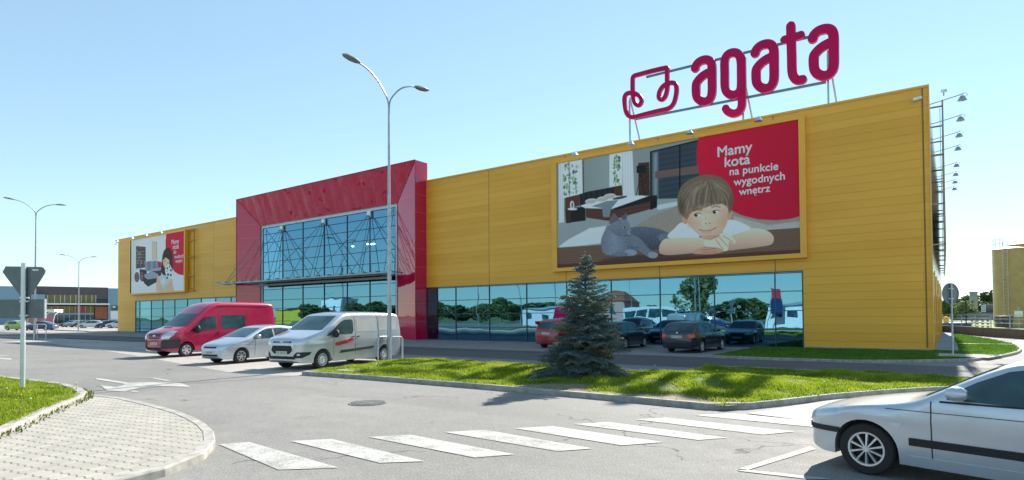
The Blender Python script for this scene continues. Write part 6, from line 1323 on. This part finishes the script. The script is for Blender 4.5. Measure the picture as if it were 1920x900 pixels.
# --- left-hand side: the distant store
P0 = np.array(AT(-60, 598, 184)[:2]); P1 = np.array(AT(236, 598, 209)[:2]); _e = (P1 - P0) / np.linalg.norm(P1 - P0); _n = np.array([_e[1], -_e[0]])
def su(px):   # distance along the far facade for a picture column
    d = ray(px, 598)[:2]; A = np.array([[d[0], -_e[0]], [d[1], -_e[1]]]); return float(np.linalg.solve(A, P0)[1])
def sz(px, py):
    q = P0 + _e * su(px); dep = float(np.array([q[0], q[1]]) @ np.array([RW[0, 2], RW[1, 2]])); return EYE + (598.3 - .0065 * (px - 0) * 1 - py) / F_ * dep
store = thing('distant_store', 'low store with dark slatted fascia and red shop windows far behind the parked cars', 'building', (P0[0], P0[1], 0))
def sbox(px0, px1, py0, py1, o0, o1, name, mat):
    a, b = su(px0), su(px1); z1, z0 = sz((px0 + px1) / 2, py0), sz((px0 + px1) / 2, py1); z0 = max(z0, 0); m = MB(); vs = []
    for z in (z0, z1):
        for s_, o in ((a, o0), (b, o0), (b, o1), (a, o1)): q = P0 + _e * s_ + _n * o; vs.append((q[0], q[1], z))
    m.add(vs, [(0, 3, 2, 1), (4, 5, 6, 7), (0, 1, 5, 4), (1, 2, 6, 5), (2, 3, 7, 6), (3, 0, 4, 7)]); return m.build(name, mat, store)
MT['slat'] = (lambda t: (t.col(t.ramp(t.math('ADD', t.math('MULTIPLY', t.math('FRACT', t.math('DIVIDE', t.xyz(t.geo())[2], .33)), .6), t.math('MULTIPLY', t.noise(t.geo(), .6, 3), .4)), [(.3, (.05, .045, .055)), (.7, (.14, .12, .13))])), t.rough(.7), t.m)[2])(NT('slatted_fascia'))
MT['pale_blue'] = simple('pale_blue_cladding', (.20, .33, .42), .5, var=.04); MT['warm_glass'] = simple('amber_window', (.16, .13, .035), .1); MT['brick_o'] = simple('orange_panel', (.30, .10, .045), .8, var=.25, scale=1)
MT['shop_red'] = simple('shop_red', (.30, .02, .05), .4); MT['green_board'] = simple('green_board', (.02, .13, .07), .5)
sbox(-60, 58, 536, 612, -14, -.4, 'wall', 'pale_blue'); sbox(56, 202, 537.5, 560, -12, 0, 'fascia', 'slat'); sbox(56, 202, 560, 612, -12, -.6, 'wall', 'slat'); sbox(202.2, 236, 540.5, 612, -12, .2, 'wall', 'pale_blue')
sbox(58, 84, 552, 612, -.3, 2.0, 'wall', 'pale_blue')
sbox(84, 180, 553, 567.5, -.55, .03, 'window_band', 'warm_glass')
for px in (89, 102, 113, 121, 132, 142, 152, 161, 172, 179.5): sbox(px - .45, px + .45, 553, 567.5, .04, .15, 'mullion', 'steel_light')
sbox(83, 205, 568.5, 571.5, -.3, 2.2, 'canopy', 'steel_light'); sbox(84, 176, 574, 586, -.55, .05, 'window_band', 'warm_glass')
for a, b in ((101, 118), (141, 159)): sbox(a, b, 577, 585, .06, .12, 'red_banner', 'shop_red')
sbox(84, 176, 586.5, 590, -.5, .2, 'transom', 'pale_blue'); sbox(84, 176, 590, 604, -.5, .05, 'window_band', 'cglass'); sbox(178, 201, 575, 598, -.5, .1, 'side_panel', 'brick_o')
for px in (96, 108, 120, 130, 141, 150, 160, 170): sbox(px - .35, px + .35, 574, 604, .06, .2, 'mullion', 'steel')
sbox(208.5, 222, 573, 581.5, .25, .4, 'green_board', 'green_board'); sbox(211, 216, 574, 577, .41, .45, 'board_mark', 'white_paint'); sbox(207, 236, 583, 604, .2, .45, 'white_panel', 'white_paint')
# trolley shelter
c0 = AT(84, 600, 112); t = thing('trolley_shelter', 'round-backed trolley shelter with a red panel on the far lot', 'shelter', (c0[0], c0[1], 0)); MT['pink_glass'] = simple('pink_plastic', (.50, .16, .18), .2)
m_ = MB()
for k in range(4):
    o = -2.2 + k * 1.6; pts = [(o * RV[0] - RV[1] * q, o * RV[1] + RV[0] * q, z) for q, z in ((-1.2, 0), (-1.25, 1.6), (-.9, 2.6), (0, 3.1), (1.0, 3.0))]; m_.tube(pts, .06, 5)
m_.build('frame', 'white_paint', t, world=False)
m_ = MB(); rows = [[((o) * RV[0] - RV[1] * q, (o) * RV[1] + RV[0] * q, z) for q, z in ((-1.22, .7), (-1.22, 1.6), (-.88, 2.55))] for o in (-2.2, 2.6)]; m_.add(rows[0] + rows[1], [(0, 1, 4, 3), (1, 2, 5, 4)]); m_.build('panel', 'pink_glass', t, world=False)
m_ = MB(); m_.bar((-3.0 * RV[0], -3.0 * RV[1], 3.35), (2.6 * RV[0], 2.6 * RV[1], 3.35), 2.2, .5); m_.build('roof', 'white_paint', t, world=False)
# --- the town side, behind the photographer, seen mirrored in the shop glass
def RF(px, dep): p = AT(px, 592, dep); return (p[0], 2 * 34.16 - p[1])
k_ = 0
for px in range(-500, 2300, 40):
    dp = 135 + 45 * random.random(); x, y = RF(px, dp)
    if y < -18: tree(x, y, random.uniform(3.8, 5.8) * dp / 150, random.uniform(9, 13), k_ % 3, 'broadleaf tree of the belt mirrored in the shop glass', 'tree belt across the road', .03); k_ += 1
x, y = RF(1320, 96); tree(x, y, 8.6, 9, 2, 'tall loose tree mirrored above the parked estate car')
for i, (px, dp) in enumerate(((895, 96), (972, 110), (1040, 84), (1312, 66), (1180, 120), (620, 200))): x, y = RF(px, dp); street_lamp((x, y), 9.6, 8.6, 'double-arm street lamp mirrored in the shop glass', grp='street lamps across the road')
x, y = RF(1250, 100); t = thing('bus', 'long white bus mirrored in the shop glass', 'bus', (x, y, 0), R_(4)); m_ = MB(); m_.box(-8, 8, -1.3, 1.3, .4, 3.2); m_.build('body', 'p_white', t, world=False)
for q in range(6): MB().box(-7.6 + q * 2.5, -5.4 + q * 2.5, 1.31, 1.34, 1.4, 2.6).build('window', 'cglass', t, world=False)
for q in (-5.2, 4.8): me_t, me_r = wheel_meshes(.335, .215, 'cover'); o = obj('wheel', me_t, t); o.location = (q, 1.15, .48); o.scale = (1.4, 1, 1.4); o.rotation_euler = (0, 0, math.pi)
def house(px, dp, w_, h, mat, label, roofm='brick_o', rh=.4):
    x, y = RF(px, dp)
    if y > -12: print('BAD', label, x, y); return
    t = thing('house', label, 'house', (x, y, 0)); MB().box(-w_ / 2, w_ / 2, -4, 4, 0, h).build('wall', mat, t, world=False); m = MB(); m.add([(-w_ / 2 - .3, -4.3, h), (w_ / 2 + .3, -4.3, h), (w_ / 2 + .3, 4.3, h), (-w_ / 2 - .3, 4.3, h), (-w_ / 4, 0, h + rh), (w_ / 4, 0, h + rh)], [(0, 1, 5, 4), (1, 2, 5), (2, 3, 4, 5), (3, 0, 4)]); m.build('roof', roofm, t, world=False)
    for q in (-w_ / 4, w_ / 4): MB().box(q - .6, q + .6, 4.0, 4.04, h * .45, h * .75).build('window', 'cglass', t, world=False)
house(1150, 128, 8, 4.6, simple('pink_render', (.5, .3, .25), .8), 'pink house with a tiled roof mirrored in the shop glass', rh=2); house(967, 90, 2.8, 2.4, 'white_paint', 'white kiosk mirrored in the shop glass', 'steel'); house(1484, 78, 4, 2.9, 'white_paint', 'white hall mirrored at the right end of the glass', 'steel_light')
house(640, 190, 9, 7.5, 'white_paint', 'white block mirrored in the entrance glass', 'steel'); house(570, 175, 16, 4.0, simple('yellow_board', (.6, .45, .03), .6), 'yellow low stall mirrored in the entrance glass', 'dark'); house(1030, 105, 7, 2.9, simple('white_tank', (.6, .6, .62), .5), 'pale tank house mirrored left of the spruce', 'steel_light')
house(1075, 90, 4, 3.4, simple('red_stall', (.45, .02, .05), .6), 'red stall mirrored behind the spruce', 'dark')
x, y = RF(1444, 74); t = thing('banner_flag', 'tall red and blue banner flag mirrored in the shop glass', 'flag', (x, y, 0)); MB().bar((0, 0, 0), (0, 0, 5.2), .07).build('pole', 'steel', t, world=False); MB().box(.05, 1.3, -.02, .02, 3.7, 5.0).build('flag_cloth', 'stripe', t, world=False); MB().box(.05, 1.3, -.02, .02, 1.8, 3.69).build('flag_cloth', 'p_blue', t, world=False)
for i, (px, dp, mt, src) in enumerate(((845, 74, 'p_navy', hc), (1005, 72, 'p_wine', hc), (900, 90, 'p_white', ev), (1215, 76, 'p_silver', hc), (1260, 80, 'p_wine', ev), (520, 230, 'p_grey', hc), (420, 260, 'p_silver', hc), (330, 330, 'p_black', hc), (1380, 84, 'p_blue', ev))):
    x, y = RF(px, dp)
    if y > -12: continue
    c = copy_tree(src); c.name = 'parked_car'; c.location = (x, y, 0); c.rotation_euler = (0, 0, random.uniform(2.6, 3.6)); c['label'] = 'car of the opposite lot mirrored in the shop glass'; c['group'] = 'cars on the opposite lot'; c['category'] = 'car'; repaint(c, mt)
